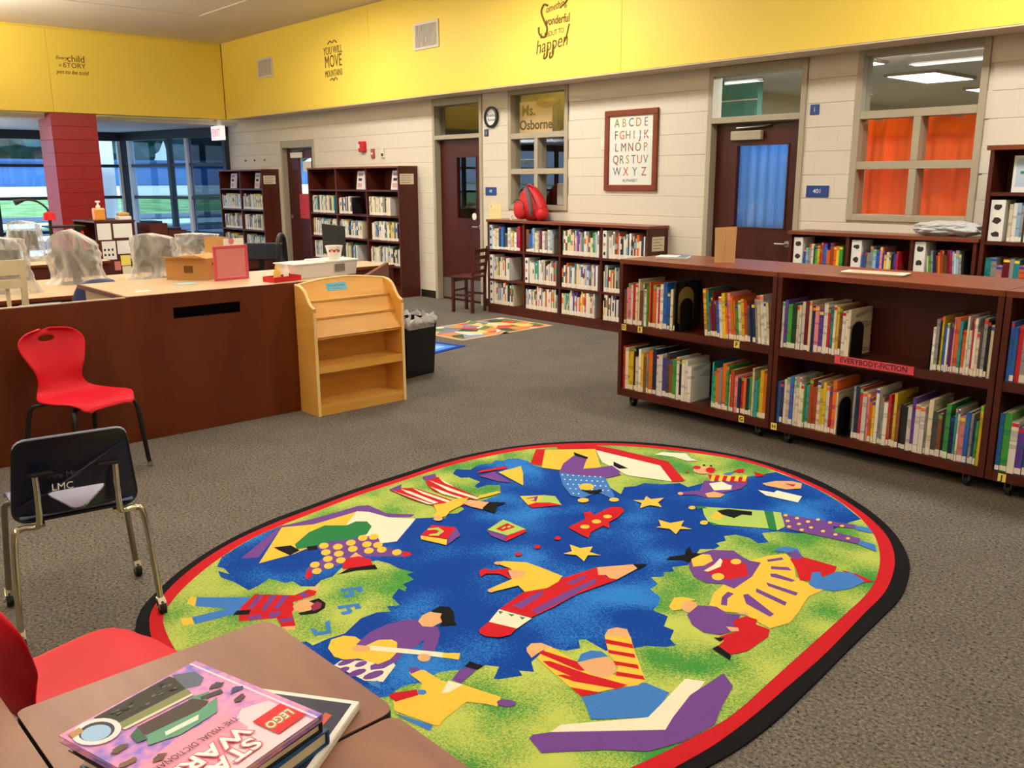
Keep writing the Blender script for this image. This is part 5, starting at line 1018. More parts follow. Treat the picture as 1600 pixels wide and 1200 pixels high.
('R',(-3.716,2.465,-3.694,2.525,-3.655,2.575,-3.495,2.597,-3.275,2.615,-3.284,2.566,-3.377,2.497,-3.498,2.467)),
('R',(-3.711,2.695,-3.706,2.778,-3.577,2.744,-3.302,2.737,-3.292,2.707,-3.400,2.648,-3.545,2.624,-3.653,2.662)),
('W',(-3.686,2.515,-3.613,2.529,-3.391,2.538,-3.395,2.511,-3.622,2.505)),
('W',(-3.651,2.567,-3.292,2.603,-3.287,2.579,-3.550,2.555)),
('W',(-3.690,2.467,-3.388,2.505,-3.401,2.485)),
('W',(-3.699,2.707,-3.434,2.717,-3.297,2.732,-3.294,2.708,-3.498,2.683)),
('W',(-3.695,2.770,-3.587,2.752,-3.518,2.741,-3.599,2.739)),
('W',(-3.611,2.652,-3.419,2.662,-3.363,2.671,-3.356,2.654,-3.482,2.628)),
('P',(-3.719,2.461,-3.745,2.562,-3.692,2.519,-3.676,2.482)),
('P',(-3.765,2.713,-3.761,2.798,-3.707,2.765,-3.706,2.691)),
('Y',(-3.381,2.500,-3.361,2.555,-3.371,2.645,-3.341,2.695,-3.295,2.626,-3.280,2.593,-3.257,2.505,-3.218,2.454,-3.222,2.419,-3.254,2.400,-3.300,2.459)),
('Y',(-3.329,2.759,-3.313,2.865,-3.288,2.868,-3.289,2.768,-3.304,2.717)),
('S',(-3.315,2.621,-3.309,2.679,-3.217,2.728,-3.168,2.640,-3.239,2.621)),
('K',(-3.182,2.651,-3.222,2.732,-3.159,2.790,-3.156,2.728,-3.089,2.650,-3.157,2.646)),
('S',(-3.201,2.420,-3.193,2.410,-3.191,2.398,-3.196,2.387,-3.206,2.381,-3.220,2.380,-3.232,2.386,-3.241,2.397,-3.243,2.409,-3.238,2.420,-3.227,2.426,-3.214,2.426)),
]
# ------------------------------------------------------------------ circulation desk and what stands on it
DX=-5.566
desk=thing('circulation_desk','long cherry wood circulation desk with beige top and black return slot','desk',(DX,0,0))
pn=MB(); a,b,c,d=2.122,2.569,.75,.82; y0,y1,zt=-3.0,3.53,.905
pn.box(-.03,y0,0,0,a,zt).box(-.03,b,0,0,y1,zt).box(-.03,a,0,0,b,c).box(-.03,a,d,0,b,zt); pn.build('front_panel',desk_m,desk)
bx('return_slot',void,desk,-.028,a,c,-.008,b,d,label='black book return slot')  # near-black backing stands for the shade inside the slot
bx('panel_cap',mat('cap_with_reflection','#cdb9a6',.3),desk,-.032,y0,zt,.001,1.838,zt+.006)  # bright reflection along the panel top put into the cap colour
bx('counter_top',counter_m,desk,-.95,1.86,.885,-.031,3.52,.911); ce=MB().box(-.031,1.84,zt,.002,3.53,.9112).box(-.95,1.84,.885,-.031,1.86,.9112); ce.build('counter_edge',desk_m,desk)
bx('cabinet_side',counter_m,desk,-.9,1.875,0,-.06,1.895,.884); bx('cabinet_back',desk_m,desk,-.92,1.9,0,-.90,3.5,.884)
wp=MB(); wp.prism([(-.028,3.535),(-.855,4.30),(-.835,4.322),(-.002,3.555)],'z',0,.91); wp.build('wing_panel',desk_m,desk)
t=thing('cardboard_box','open brown cardboard box on the desk, left of the pink sign holder','box',(-6.33,2.60,.9115),R(38))
m=MB()
for q in ((-.16,-.12,.16,-.115),(-.16,.115,.16,.12),(-.16,-.115,-.155,.115),(.155,-.115,.16,.115)): m.box(q[0],q[1],0,q[2],q[3],.15)
m.box(-.155,-.115,0,.155,.115,.004); m.build('carton',card,t)
fl=MB(); fl.add([(-.16,-.12,.15),(.16,-.12,.15),(.15,-.20,.168),(-.15,-.20,.168)],[(0,1,2,3)]); fl.build('flap',card,t,solid=.004)
fl=MB(); fl.add([(.16,-.12,.15),(.16,.12,.15),(.05,.11,.175),(.05,-.11,.175)],[(0,1,2,3)]); fl.build('flap',card,t,solid=.004)
fl=MB(); fl.add([(-.16,.12,.15),(.16,.12,.15),(.15,.19,.13),(-.15,.19,.13)],[(0,1,2,3)]); fl.build('flap',card,t,solid=.004)
bx('print',brown_ink,t,.1602,-.05,.10,.1606,.0,.115); bx('print',brown_ink,t,-.02,-.1206,.05,.05,-.1202,.10)
t=thing('sign_holder','pink framed sign holder standing on the desk counter','sign holder',(-6.045,2.745,.9115),R(95))
fr=MB(); W_,H_,b_=.268,.243,.022
for q in ((0,0,W_,b_),(0,H_-b_,W_,H_),(0,b_,b_,H_-b_),(W_-b_,b_,W_,H_-b_)): fr.box(q[0]-W_/2,-.006,q[1],q[2]-W_/2,.006,q[3])
fr.build('frame',pink_acr,t,bevel=.003); bx('sheet',pink_paper,t,b_-W_/2,-.003,b_,W_/2-b_,.003,H_-b_); bx('stand_foot',pink_acr,t,-.1,-.006,.0,.1,.05,.004)
t=thing('white_card','white folded card with a pink emblem standing behind the pink sign holder','card',(-6.27,2.86,.9115),R(95)); bx('card',white_p,t,-.06,0,0,.1,.004,.275)
MB().lathe([(.022,0),(.022,-.002)],0,0,16,0,'y').build('emblem',pink_paper,t,(.0,-.0005,.255))
t=thing('supply_tray','red plastic tray of glue and markers on the desk corner','tray',(-5.72,2.965,.9125),R(100))
m=MB(); m.box(-.11,-.06,0,.11,.06,.004)
for q in ((-.115,-.065,.115,-.06),(-.115,.06,.115,.065),(-.115,-.06,-.11,.06),(.11,-.06,.115,.06)): m.box(q[0],q[1],0,q[2],q[3],.036)
m.build('tray_body',red_tray,t)
glue=mat('glue_yellow','#E2C154',.45)
for i,(x,y,mm,l) in enumerate(((-.05,.0,glue,'yellow bottle at the left in the red tray'),(-.015,.022,glue,'second yellow bottle in the red tray'),(.045,.0,white_p,'white bottle with purple band in the red tray'),(.02,-.02,white_p,'white bottle at the front of the red tray'))):
    p=Vector((-5.72,2.965,.9175))+Vector((x*math.cos(R(100))-y*math.sin(R(100)),x*math.sin(R(100))+y*math.cos(R(100)),0))
    t2=thing('glue_bottle',l,'bottle',p); MB().lathe([(.018,0),(.019,.058),(.010,.070),(.007,.082)],0,0,14).build('bottle_body',mm,t2,smooth=50)
    MB().lathe([(.008,.0822),(.007,.096),(.003,.106)],0,0,12).build('cap',glue if mm is glue else white_p,t2,smooth=50)
    if i==2: MB().lathe([(.0195,.015),(.0195,.045)],0,0,14).build('band',mat('purple_band','#4a2a80',.5),t2,smooth=50)
t=thing('storage_tub','frosted white plastic storage tub with lid on the desk corner','tub',(-5.88,3.335,.9135),R(95))
m=MB(); q0=[(-.26,-.12,0),(.26,-.12,0),(.26,.12,0),(-.26,.12,0)]; q1=[(x*1.05,y*1.06,.095) for x,y,z in q0]; m.add(q0+q1,[(3,2,1,0),(0,1,5,4),(1,2,6,5),(2,3,7,6),(3,0,4,7)]); m.build('tub_body',tub_plastic,t,solid=.003)
bx('lid',white_p,t,-.02,-.135,.096,.285,.135,.112,bevel=.005); bx('latch',mat('grey_latch','#77736b',.5),t,.07,-.139,.03,.15,-.132,.085); bx('half_lid',tub_plastic,t,-.285,-.135,.096,-.022,.135,.104)
t=thing('paper_cup','white paper bucket with pink floral print on the white tub lid','cup',(-5.86,3.475,1.0262))
MB().lathe([(.042,0),(.062,.085),(.066,.098),(.064,.098),(.06,.085),(.04,.004)],0,0,24).build('cup_body',white_p,t,smooth=50)
for a_ in range(5): MB().lathe([(.010,0),(.008,.0012)],0,0,8,0,'x').build('flower',pink_paper if a_%2 else red_tray,t,(.0585*math.cos(-1.1+a_*.28),.0585*math.sin(-1.1+a_*.28),.062+.012*(a_%2)),R(-63+a_*16))
tag(bx('paper_slip',mat('pale_blue_paper','#a9d3dc',.7),None,-6.08,2.33,.9116,-5.98,2.47,.913),'pale blue paper slip on the desk in front of the cardboard box','paper')
tag(bx('paper_scrap',white_p,None,-5.83,1.98,.9116,-5.77,2.07,.9135),'white scrap of paper on the bare left end of the desk top','paper')

# maple display stand
ds=thing('book_display','maple wood children book display with scalloped sides and a blue label','display stand',(-5.555,2.965,0)); W_=.74
sp=[(0,0),(.24,0),(.24,.72),(.238,.745)]+[(x,z) for x,z in curve([(.232,.752),(.20,.765),(.165,.80),(.125,.855),(.07,.885),(0,.893)],5)[1:]]
for y in (0,W_-.022):
    bx_=MB().prism(sp,'y',y,y+.022); o=bx_.build('side_panel',maple,ds)
    ed=MB().tube([(x,y+.011,z) for x,z in sp[3:]],.0112,8); ed.build('edge_band',maple_edge,ds,smooth=60); bx('front_edge',maple_edge,ds,.2402,y,0,.243,y+.022,.725)
SL=lambda y,q:(.234-.214*q,y,.552+.345*q)      # sloped board, q = 0 at the front edge and 1 at the back
prof=[(.022,0),(W_-.022,0)]+[(W_-.022-(W_-.044)*k/18,1+.085*math.sin(math.pi*k/18)) for k in range(19)]
f_=[SL(*p) for p in prof]; b_=[(x-.010,y,z-.008) for x,y,z in f_]; N=len(f_)
MB().add(f_+b_,[tuple(range(N)),tuple(range(2*N-1,N-1,-1))]+[(k,N+k,N+(k+1)%N,(k+1)%N) for k in range(N)]).build('sloped_panel',maple,ds,fix=True)
MB().tube([(x-.004,y,z) for x,y,z in f_[2:]],.0085,8).build('edge_band',maple_edge,ds,smooth=60)
for q in (.34,.66):
    a_,c_=SL(.022,q),SL(W_-.022,q); MB().prism([(a_[0],a_[2]),(a_[0]+.010,a_[2]-.004),(a_[0]+.010,a_[2]+.010),(a_[0]+.004,a_[2]+.012)],'y',.024,W_-.024).build('display_lip',maple,ds)
bx('lower_back',maple,ds,.002,.022,.02,.012,W_-.022,.86)
bx('shelf',maple,ds,.02,.022,.30,.236,W_-.022,.35); bx('shelf',maple,ds,.02,.022,.045,.236,W_-.022,.075); bx('plinth',maple,ds,.215,.022,0,.232,W_-.022,.044); bx('shelf',maple,ds,.02,.022,.535,.224,W_-.022,.549)
LBR=math.atan2(.345,.214)
lb=link('blue_label',MB().box(-.08,-.03,0,.08,.03,.002).mesh('blue_label',mat('pale_blue_label','#6fb7cc',.6)),ds,SL(.31,.91)); lb.rotation_euler=(LBR,0,R(90)); lb['label']='pale blue label on the sloped top'
text('lettering','Great Reads',.026,mat('label_ink','#2f6f86',.7),lb,(0,.008,.0021),(0,0,0),.0003); text('lettering','kids library',.014,MATS['label_ink'],lb,(0,-.015,.0021),(0,0,0),.0003)
# waste bin
t=thing('waste_bin','black waste bin with white liner behind the maple display','bin',(-6.05,4.26,0),R(10))
m=MB(); l0=[(-.13,-.16,0),(.13,-.16,0),(.13,.16,0),(-.13,.16,0)]; l1=[(x*1.18,y*1.12,.47) for x,y,z in l0]; m.add(l0+l1,[(3,2,1,0),(0,1,5,4),(1,2,6,5),(2,3,7,6),(3,0,4,7)]); m.build('bin_body',black,t,solid=.004)
n=48; vs=[]
for j,(s_,z_) in enumerate(((.98,.40),(1.0,.474),(1.06,.50),(1.10,.47),(1.07,.43))):
    for k in range(n):
        a_=2*math.pi*k/n; c_,d_=math.cos(a_),math.sin(a_); q=max(abs(c_)/.155,abs(d_)/.18); jit=.012*math.sin(k*2.7+j)+.008*math.sin(k*5.1)
        vs.append((c_/q*s_+jit*(j>1),d_/q*s_+jit*(j>1),z_+(.022*math.sin(k*1.9+j*2) if j>1 else 0)))
MB().add(vs,[(j*n+k,j*n+(k+1)%n,(j+1)*n+(k+1)%n,(j+1)*n+k) for j in range(4) for k in range(n)]).build('bin_liner',mat('white_liner','#e6e6e8',.4),t,smooth=50,solid=.0015)

# ------------------------------------------------------------------ chairs
PR=[(.225,.412),(.205,.434),(.12,.441),(.0,.434),(-.10,.434),(-.165,.452),(-.195,.50),(-.212,.57),(-.232,.64),(-.255,.71),(-.272,.755),(-.283,.785),(-.287,.796)]
WD=[.13,.165,.208,.216,.205,.165,.136,.142,.172,.198,.186,.13,.05]
def shell(name,parent,m,hole=True):
    pc=curve(PR,5); wc=[w for w,_ in curve([(w,0) for w in WD],5)]; nv=len(pc)-1; nu=24
    vs=[]; 
    for j in range(nv+1):
        f_,z_=pc[j]; w_=max(.03,wc[j]); bk=min(1,max(0,(z_-.45)/.15)) if f_<-.1 else 0
        for i in range(nu+1):
            u=-1+2*i/nu; dip=.016*(u*u)*(1-bk)-(.01 if j<8 else 0)*u*u*(1-bk)
            vs.append([f_+.045*bk*u*u, u*w_, z_+dip-.02*(u**4)*(1 if j<6 else 0)])
    fs=[]; kill=set(); inside=lambda y,z,k=1:(y/(.046*k))**2+((z-.748)/(.0165*k))**2<1
    for j in range(nv):
        for i in range(nu):
            q=(j*(nu+1)+i,j*(nu+1)+i+1,(j+1)*(nu+1)+i+1,(j+1)*(nu+1)+i); cy=sum(vs[k][1] for k in q)/4; cz=sum(vs[k][2] for k in q)/4
            if hole and pc[j][0]<-.2 and inside(cy,cz,1.12): kill.update(q); continue
            fs.append(q)
    used={k for q in fs for k in q}
    for k in kill&used:
        y,z=vs[k][1],vs[k][2]-.748; d_=math.hypot(y/.046,z/.0165)
        if d_>1e-6: vs[k][1]=y/d_; vs[k][2]=.748+z/d_
    m_=MB().add(vs,fs); me=m_.mesh(name,m,180); o=link(name,me,parent)
    md=o.modifiers.new('solidify','SOLIDIFY'); md.thickness=.010; md.offset=-1
    md=o.modifiers.new('subsurf','SUBSURF'); md.levels=1; md.render_levels=1
    return o
def red_chair(label,loc,rot):
    t=thing('student_chair',label,'chair',loc,rot); shell('seat_shell',t,red_pl)
    for sx in (1,-1):
        for fr_ in (1,-1):
            top=(.10*fr_,sx*.09,.412); pts=curve([top,(.15*fr_-.01,sx*.165,.408),(.185*fr_-.01,sx*.195,.375),(.205*fr_-.02,sx*.212,.20),(.225*fr_-.03,sx*.228,.022)],5)
            lg=MB().tube(pts,.0125,10).build('leg',black,t,smooth=50)
            MB().lathe([(.015,.0),(.016,.012),(.013,.03)],0,0,12).build('glide',chrome,lg,(pts[-1][0] if 0 else .225*fr_-.03,sx*.228,0.0))
    for fr_ in (1,-1): MB().tube([(.10*fr_,-.09,.412),(.10*fr_,.09,.412)],.011,8).build('cross_bar',black,t,smooth=50)
    return t
def curve3(pts,n=6):
    a=curve([(p[0],p[1]) for p in pts],n); b=curve([(p[2],0) for p in pts],n); return [(x,y,z) for (x,y),(z,_) in zip(a,b)]
_c=curve
def curve(pts,n=8): return curve3(pts,n) if len(pts[0])==3 else _c(pts,n)
red_chair('red student chair standing against the cherry desk panel',(-5.13,1.42,0),R(20))
red_chair('red student chair in the near left corner pushed under the table',(-2.08,.52,0),R(101))

def plate(outer,hole):
    """flat polygon with one hole -> triangles (2D)"""
    tri=tessellate_polygon([[Vector((x,y,0)) for x,y in outer],[Vector((x,y,0)) for x,y in hole]] if hole else [[Vector((x,y,0)) for x,y in outer]])
    return list(outer)+list(hole or []),tri
def rounded(pts,r,n=5):
    out=[]
    for i,p in enumerate(pts):
        p=Vector(p); a_=(Vector(pts[i-1])-p).normalized(); b_=(Vector(pts[(i+1)%len(pts)])-p).normalized(); q=r[i] if isinstance(r,(list,tuple)) else r
        for k in range(n+1):
            s_=k/n; out.append(tuple(p+a_*q*(1-s_)**2+b_*q*s_**2))
    return out
t=thing('caster_chair','dark navy shell chair on chrome caster legs, seen from behind','chair',(-3.447,.868,0),R(172.5))
ol=rounded([(-.208,.435),(.208,.435),(.178,.735),(-.178,.735)],[.05,.05,.045,.045]); hl=rounded([(-.105,.540),(0,.450),(.105,.540)],[.03,.035,.03],4)
v2,tri=plate(ol,hl); tilt=lambda z:-.165-(z-.44)*.10
N=len(v2); vs=[(tilt(z)+.045*(y/.2)**2-.018,y,z) for y,z in v2]; 
MB().add(vs,tri).build('backrest',navy,t,solid=.007,fix=True)
MB().tube([(tilt(z)+.045*(y/.2)**2-.018,y,z) for y,z in ol],.0062,6,0,True).build('rim',navy,t,smooth=60)
MB().tube([(tilt(z)+.045*(y/.2)**2-.018,y,z+.003) for y,z in ol if z>.70],.0062,6,0).build('worn_top_edge',navy_edge,t,smooth=60)
def seatfn(u,v):
    x=-.165+.40*v; y=(u-.5)*2*(.205-.02*(1-v)); return (x,y,.452-.018*math.sin(math.pi*v)*(1-(2*u-1)**2)-.03*max(0,v-.85)/.15)
MB().sheet(seatfn,12,14).build('seat',seat_lit_navy,t,solid=.008,smooth=60)
for s_ in (1,-1):
    up=MB().tube(curve([(-.212,.128*s_,.612),(-.207,.128*s_,.52),(-.200,.132*s_,.44),(-.190,.145*s_,.424),(-.183,.185*s_,.424),(-.19,.212*s_,.395),(-.208,.226*s_,.22),(-.222,.234*s_,.062)],6),.0115,10).build('leg',chrome,t,smooth=60)
    lf=MB().tube(curve([(.0,.14*s_,.424),(.12,.17*s_,.424),(.165,.20*s_,.41),(.178,.212*s_,.36),(.185,.232*s_,.062)],6),.0115,10).build('leg',pewter,t,smooth=60)
    bx('bracket',black,t,-.213,.07*s_,.606,-.188,.145*s_,.622,bevel=.004); bx('seat_rail',chrome,t,-.185,.12*s_-.008,.418,.01,.12*s_+.008,.430)
    for (x,l) in ((-.222,up),(.185,lf)):
        cs=MB().lathe([(.010,.045),(.010,.07)],0,0,10).build('caster',chrome,l,(x,.234*s_,0),smooth=50)
        MB().lathe([(.010,-.013),(.0285,-.012),(.030,0),(.0285,.012),(.010,.013)],0,0,20,0,'y').build('wheel',blackrub,cs,(-.014,0,.0303),smooth=50)
        MB().prism([(-.040,.030),(-.034,.052),(-.012,.066),(.012,.066),(.010,.050),(-.006,.034)],'y',-.0155,.0155).build('hood',chrome,cs,bevel=.003)
        MB().tube([(-.014,-.018,.0303),(-.014,.018,.0303)],.006,10).build('axle',chrome,cs,smooth=50)
mk=text('marker_lettering','LMC',.036,white_ink,t,(-.197,.045,.556),(R(90),R(2),R(-90)),.0006); mk['label']='white letters LMC'
text('faint_lettering','Fire Mtn',.03,mat('faint_ink','#4a4048',.6),t,(-.200,.035,.598),(R(90),R(2),R(-90)),.0004)
# small wooden chair by the low bookcase
wc=mat('dark_red_wood','#4a1712',.4,var=.2,vscale=6)
t=thing('wooden_chair','small dark red wooden chair between the kick plate door and low bookcase','chair',(-8.52,6.93,0.0035),R(196))
seat=MB().prism(rounded([(-.16,-.16),(.17,-.17),(.17,.17),(-.16,.16)],.02),'z',.425,.447).build('seat',wc,t,bevel=.004)
for x,y,h_ in ((.14,.14,.425),(.14,-.14,.425)): bx('leg',wc,t,x-.016,y-.016,0,x+.016,y+.016,h_)
for y in (.135,-.135): MB().prism([(-.155,0),(-.125,0),(-.130,.43),(-.175,.80),(-.20,.80),(-.160,.43)],'y',y-.014,y+.014).build('back_post',wc,t)
for z in (.50,.585,.67,.755): bx('back_slat',wc,t,-.205+(.80-z)*.12,-.121,z-.022,-.19+(.80-z)*.12,.121,z+.022)
for y in (.14,-.14): bx('stretcher',wc,t,-.126,y-.008,.20,.124,y+.008,.225)
bx('stretcher',wc,t,.132,-.124,.25,.148,.124,.275); bx('apron',wc,t,.13,-.124,.37,.15,.124,.4245)
# office chair, cream chair and blue chair behind the desk
t=thing('office_chair','black office chair with looped arm behind the desk','chair',(-8.70,4.22,0),R(-42))
dkc=mat('charcoal_fabric','#1b2230',.7,bump=.1)
MB().prism(rounded([(-.25,.78),(.25,.78),(.25,.955),(-.25,.955)],.03),'x',-.22,-.17).build('backrest',dkc,t,bevel=.01); bx('seat',dkc,t,-.2,-.24,.44,.26,.24,.51,bevel=.02); MB().tube([(0,0,.08),(0,0,.44)],.03,10).build('gas_lift',black,t,smooth=40)
MB().tube(curve([(-.18,.27,.52),(-.19,.27,.80),(-.15,.27,1.0),(-.03,.27,1.05),(.09,.27,1.0),(.12,.27,.80),(.12,.27,.52)],6),.022,8).build('arm_loop',black,t,smooth=60)
MB().prism([(-.17,.52),(.12,.52),(.12,.80),(-.18,.80)],'y',.255,.265).build('arm_panel',dkc,t); bx('back_support',black,t,-.24,-.03,.44,-.222,.03,.80)
for k in range(5):
    a_=2*math.pi*k/5; MB().tube([(0,0,.09),(.27*math.cos(a_),.27*math.sin(a_),.065)],.018,8).build('base_spoke',black,t,smooth=40); MB().lathe([(.028,-.02),(.028,.02)],0,0,12,0,'y').build('castor',blackrub,t,(.27*math.cos(a_),.27*math.sin(a_),.0285),a_)
crm=mat('cream_painted_wood','#d9cda6',.5)
t=thing('cream_chair','cream painted ladder back wooden chair at the left edge behind the desk','chair',(-6.9,1.36,0),R(180))
bx('seat',crm,t,-.2,-.21,.44,.22,.21,.47,bevel=.005)
for y in (.19,-.19): MB().prism([(-.20,0),(-.16,0),(-.165,.45),(-.215,1.09),(-.25,1.09),(-.205,.45)],'y',y-.018,y+.018).build('back_post',crm,t); bx('leg',crm,t,.17,y-.018,0,.206,y+.018,.44)
for z,h_ in ((1.04,.05),(.93,.03),(.72,.03),(.60,.02)): bx('back_rail',crm,t,-.25+(1.09-z)*.08,-.172,z-h_,-.225+(1.09-z)*.08,.172,z+h_)
for y in (-.09,0,.09): bx('spindle',crm,t,-.222,y-.012,.745,-.207,y+.012,.905)
t=thing('blue_chair','blue plastic chair with rounded back tucked behind the desk left end','chair',(-6.98,2.0,0),R(192))
bl=mat('dusty_blue_plastic','#3d4a72',.4)
MB().sheet(lambda u,v:(-.20-.05*v+.03*(2*u-1)**2,(2*u-1)*(.20-.05*v**4),.47+.445*v-.045*(2*u-1)**4*v**3),14,10).build('backrest',bl,t,smooth=70,solid=.012); bx('seat',bl,t,-.2,-.2,.44,.2,.2,.455,bevel=.006)
for x in (.16,-.17):
    for y in (.17,-.17): MB().tube([(x,y,.44),(x*1.15,y*1.1,0.001)],.011,8).build('leg',chrome,t,smooth=40)

# ------------------------------------------------------------------ inner desks and covered monitors
def work_desk(label,x0,y0,x1,y1,z=.74):
    t=thing('work_desk',label,'desk',((x0+x1)/2,(y0+y1)/2,0)); w_,d_=(x1-x0)/2,(y1-y0)/2
    bx('desk_top',counter_m,t,-w_,-d_,z-.028,w_,d_,z); bx('edge_band',desk_m,t,w_,-d_,z-.03,w_+.006,d_,z-.001); bx('modesty_panel',mahog,t,-w_+.05,-d_+.03,.2,-w_+.07,d_-.03,z-.0285)
    for y in (-d_,d_-.03): bx('end_panel',mahog,t,-w_+.02,y,0,w_-.02,y+.03,z-.0285)
    bx('apron',mahog,t,w_-.04,-d_+.031,z-.15,w_-.022,d_-.031,z-.0285)
    return t
work_desk('beige topped work desk holding the wrapped monitors behind the circulation desk',-8.75,.6,-7.38,3.35)
work_desk('beige topped second work desk farther back near the red column',-11.6,1.9,-10.35,3.3)
work_desk('third work desk near the windows in front of the far tall bookcase',-10.9,3.9,-9.75,4.9)
work_desk('small pale desk between pink sign and black office chair',-8.3,4.42,-7.75,5.3)
tag(bx('blue_paper',MATS['pale_blue_paper'],None,-7.372,1.66,.62,-7.366,1.95,.70),'pale blue paper stuck on the work desk apron','paper')
def wrapped(label,x,y,z,rot,h,w0,w1,peak,seed,d0=.24,d1=.16,mm=plastic_film):
    t=thing('wrapped_monitor',label,'monitor',(x,y,z+.0008),rot)
    sh=h*.80
    bx('screen',black,t,-w1*.5,-.02,sh*.38,w1*.5,.02,sh,bevel=.006); bx('stand',black,t,-.03,-.01,.012,.03,.02,sh*.45); bx('foot',black,t,-.10,-.08,0,.10,.08,.012)
    n=72; L=22; vs=[]
    for j in range(L+1):
        v=j/L; s_=v**.7; hw=(w0+(w1*1.12-w0)*s_)/2; hd=(d0+(d1-d0)*s_)/2
        for k in range(n):
            a_=2*math.pi*k/n; c_,s2=math.cos(a_),math.sin(a_); q=(abs(c_)**3+abs(s2)**3)**(1/3); x_,y_=hw*c_/q,hd*s2/q
            nz=noise.noise(Vector((c_*1.6+seed,s2*1.6,v*2.2)))*.06*(1.2-v)-abs(noise.noise(Vector((c_*2.6+v*2.2,s2*2.6+seed,v*1.1))))*.065+abs(noise.noise(Vector((c_*5-v*3,s2*5+seed,v*2.5))))*.03+.008
            fl=.05*max(0,.12-v)/.12
            x_*=1+nz/hw*.9+fl; y_*=1+nz/hd*.7+fl*2
            top=h*(v*(1+.0))+(peak*v**2)*(1-abs(x_/hw+.25)) + .012*noise.noise(Vector((x_*20,y_*20,seed)))*v
            vs.append((x_,y_,max(.002,top)))
    fs=[(j*n+k,j*n+(k+1)%n,(j+1)*n+(k+1)%n,(j+1)*n+k) for j in range(L) for k in range(n)]
    cx=sum(v[0] for v in vs[-n:])/n; cz=max(v[2] for v in vs[-n:])+.004; vs.append((cx,0,cz)); fs+=[(L*n+k,L*n+(k+1)%n,len(vs)-1) for k in range(n)]
    o=MB().add(vs,fs).build('plastic_cover',mm,t,smooth=70); o['label']='clear plastic dust cover'
    return t
wrapped('plastic covered monitor in the middle with a peaked top behind the desk',-8.22,2.33,.74,R(48),.36,.50,.34,.10,1.3)
wrapped('plastic covered monitor left of the cardboard box, boxy and dark inside',-8.12,2.97,.74,R(44),.37,.42,.34,.03,5.1)
wrapped('plastic covered monitor at the left edge behind the cream chair',-7.95,1.62,.74,R(60),.42,.62,.46,.02,9.7)
wrapped('plastic covered monitor on the second work desk near the red column',-11.0,2.62,.74,R(55),.41,.42,.28,.03,14.2)
wrapped('plastic covered monitor on the second desk at the far left edge',-10.95,2.2,.74,R(55),.36,.34,.30,.02,21.5,mm=bag_film)
wrapped('plastic covered monitor behind the cardboard flap near the far windows',-10.35,4.3,.74,R(50),.245,.48,.44,.01,17.2)
t=thing('cardboard_carton','plain brown carton in front of the farthest wrapped monitor','box',(-9.93,4.36,.7405),R(45)); bx('carton',card,t,-.13,-.05,0,.13,.05,.20); bx('flap',card,t,-.13,-.052,.2005,.13,-.045,.235)
t=thing('desktop_monitor','black monitor seen from behind beyond the white tub','monitor',(-8.02,4.76,.7408),R(52)); MB().prism([(-.115,.13),(.115,.10),(.115,.40),(-.115,.43)],'y',-.015,.015).build('screen',mat('monitor_shell','#2a2d2c',.5),t,bevel=.004); bx('stand',black,t,.0,-.01,.01,.06,.03,.30); bx('foot',black,t,-.1,-.08,0,.1,.08,.01)
t=thing('computer_mouse','small black mouse on the pale desk beside the pink sign','mouse',(-7.86,4.50,.7405)); blob('mouse_body',black,t,(0,0,.018),.05,.032,.018,None,1,3)
# low shelf unit with notices, bottle and bowl
t=thing('return_shelf','dark mahogany shelf unit with papers taped on its end, before the red column','shelf unit',(-13.75,3.93,0))
bx('side_panel',mahog,t,.93,0,0,.95,.52,1.05); bx('side_panel',mahog,t,0,0,0,.02,.52,1.05); bx('top_board',mahog,t,-.01,-.01,1.05,.96,.53,1.075); bx('back_panel',mahog,t,.02,.50,0,.93,.51,1.049); bx('shelf',mahog,t,.02,.01,.52,.93,.5,.54); bx('shelf',mahog,t,.02,.01,.08,.93,.5,.10)
for y0,y1,z0,z1,mm in ((.02,.20,.82,1.04,white_p),(.23,.48,.84,1.03,white_p),(.06,.24,.55,.80,white_p),(.26,.44,.62,.80,white_p),(.29,.42,.46,.60,yellow_tag),(.20,.28,.40,.52,pink_paper),(.30,.42,.30,.45,cream_p)):
    bx('taped_sheet',mm,t,.9505,y0,z0,.953,y1,z1)
for k in range(6): bx('picture_spot',MATS['pic_dark'],t,.9535,.08+.05*(k%3),.60+.07*(k//3),.9545,.105+.05*(k%3),.63+.07*(k//3))
t=thing('book_truck','small stepped mahogany book rack right of the papered shelf unit','rack',(-13.2,4.62,0)); 
for k in range(3): bx('step_shelf',mahog,t,0,k*.26,0,.5,k*.26+.25,1.02-.1*k); bx('book_row',navy,t,.05,k*.26+.03,1.021-.1*k,.45,k*.26+.2,1.05-.1*k)
t=thing('sanitizer_bottle','orange pump bottle on the papered shelf unit','bottle',(-12.95,4.02,1.0755)); bx('bottle_body',mat('orange_liquid','#E79A3A',.3),t,-.07,-.05,0,.07,.09,.17,bevel=.02); MB().lathe([(.03,.171),(.03,.2),(.015,.205),(.015,.24),(.035,.245),(.03,.265)],0,.02,12).build('pump',white_p,t,smooth=40)
t=thing('tissue_box','small white box topped with a brown cap on the papered shelf unit','box',(-12.95,4.36,1.0755)); bx('carton',white_p,t,-.07,-.09,0,.07,.09,.05,bevel=.01); blob('brown_top',card,t,(0,0,.075),.06,.085,.03,None,2,3)
t=thing('desk_lamp','black gooseneck lamp with red base near the red column','lamp',(-11.45,3.02,.7405))
MB().lathe([(.10,0),(.09,.03),(.03,.05)],0,0,18).build('lamp_base',black,t,smooth=40); MB().tube([(0,0,.04),(0,0,.44)],.02,8).build('post',black,t,smooth=40); MB().lathe([(.07,.42),(.06,.50),(.02,.52)],0,0,14).build('clamp',red_tray,t,smooth=40)
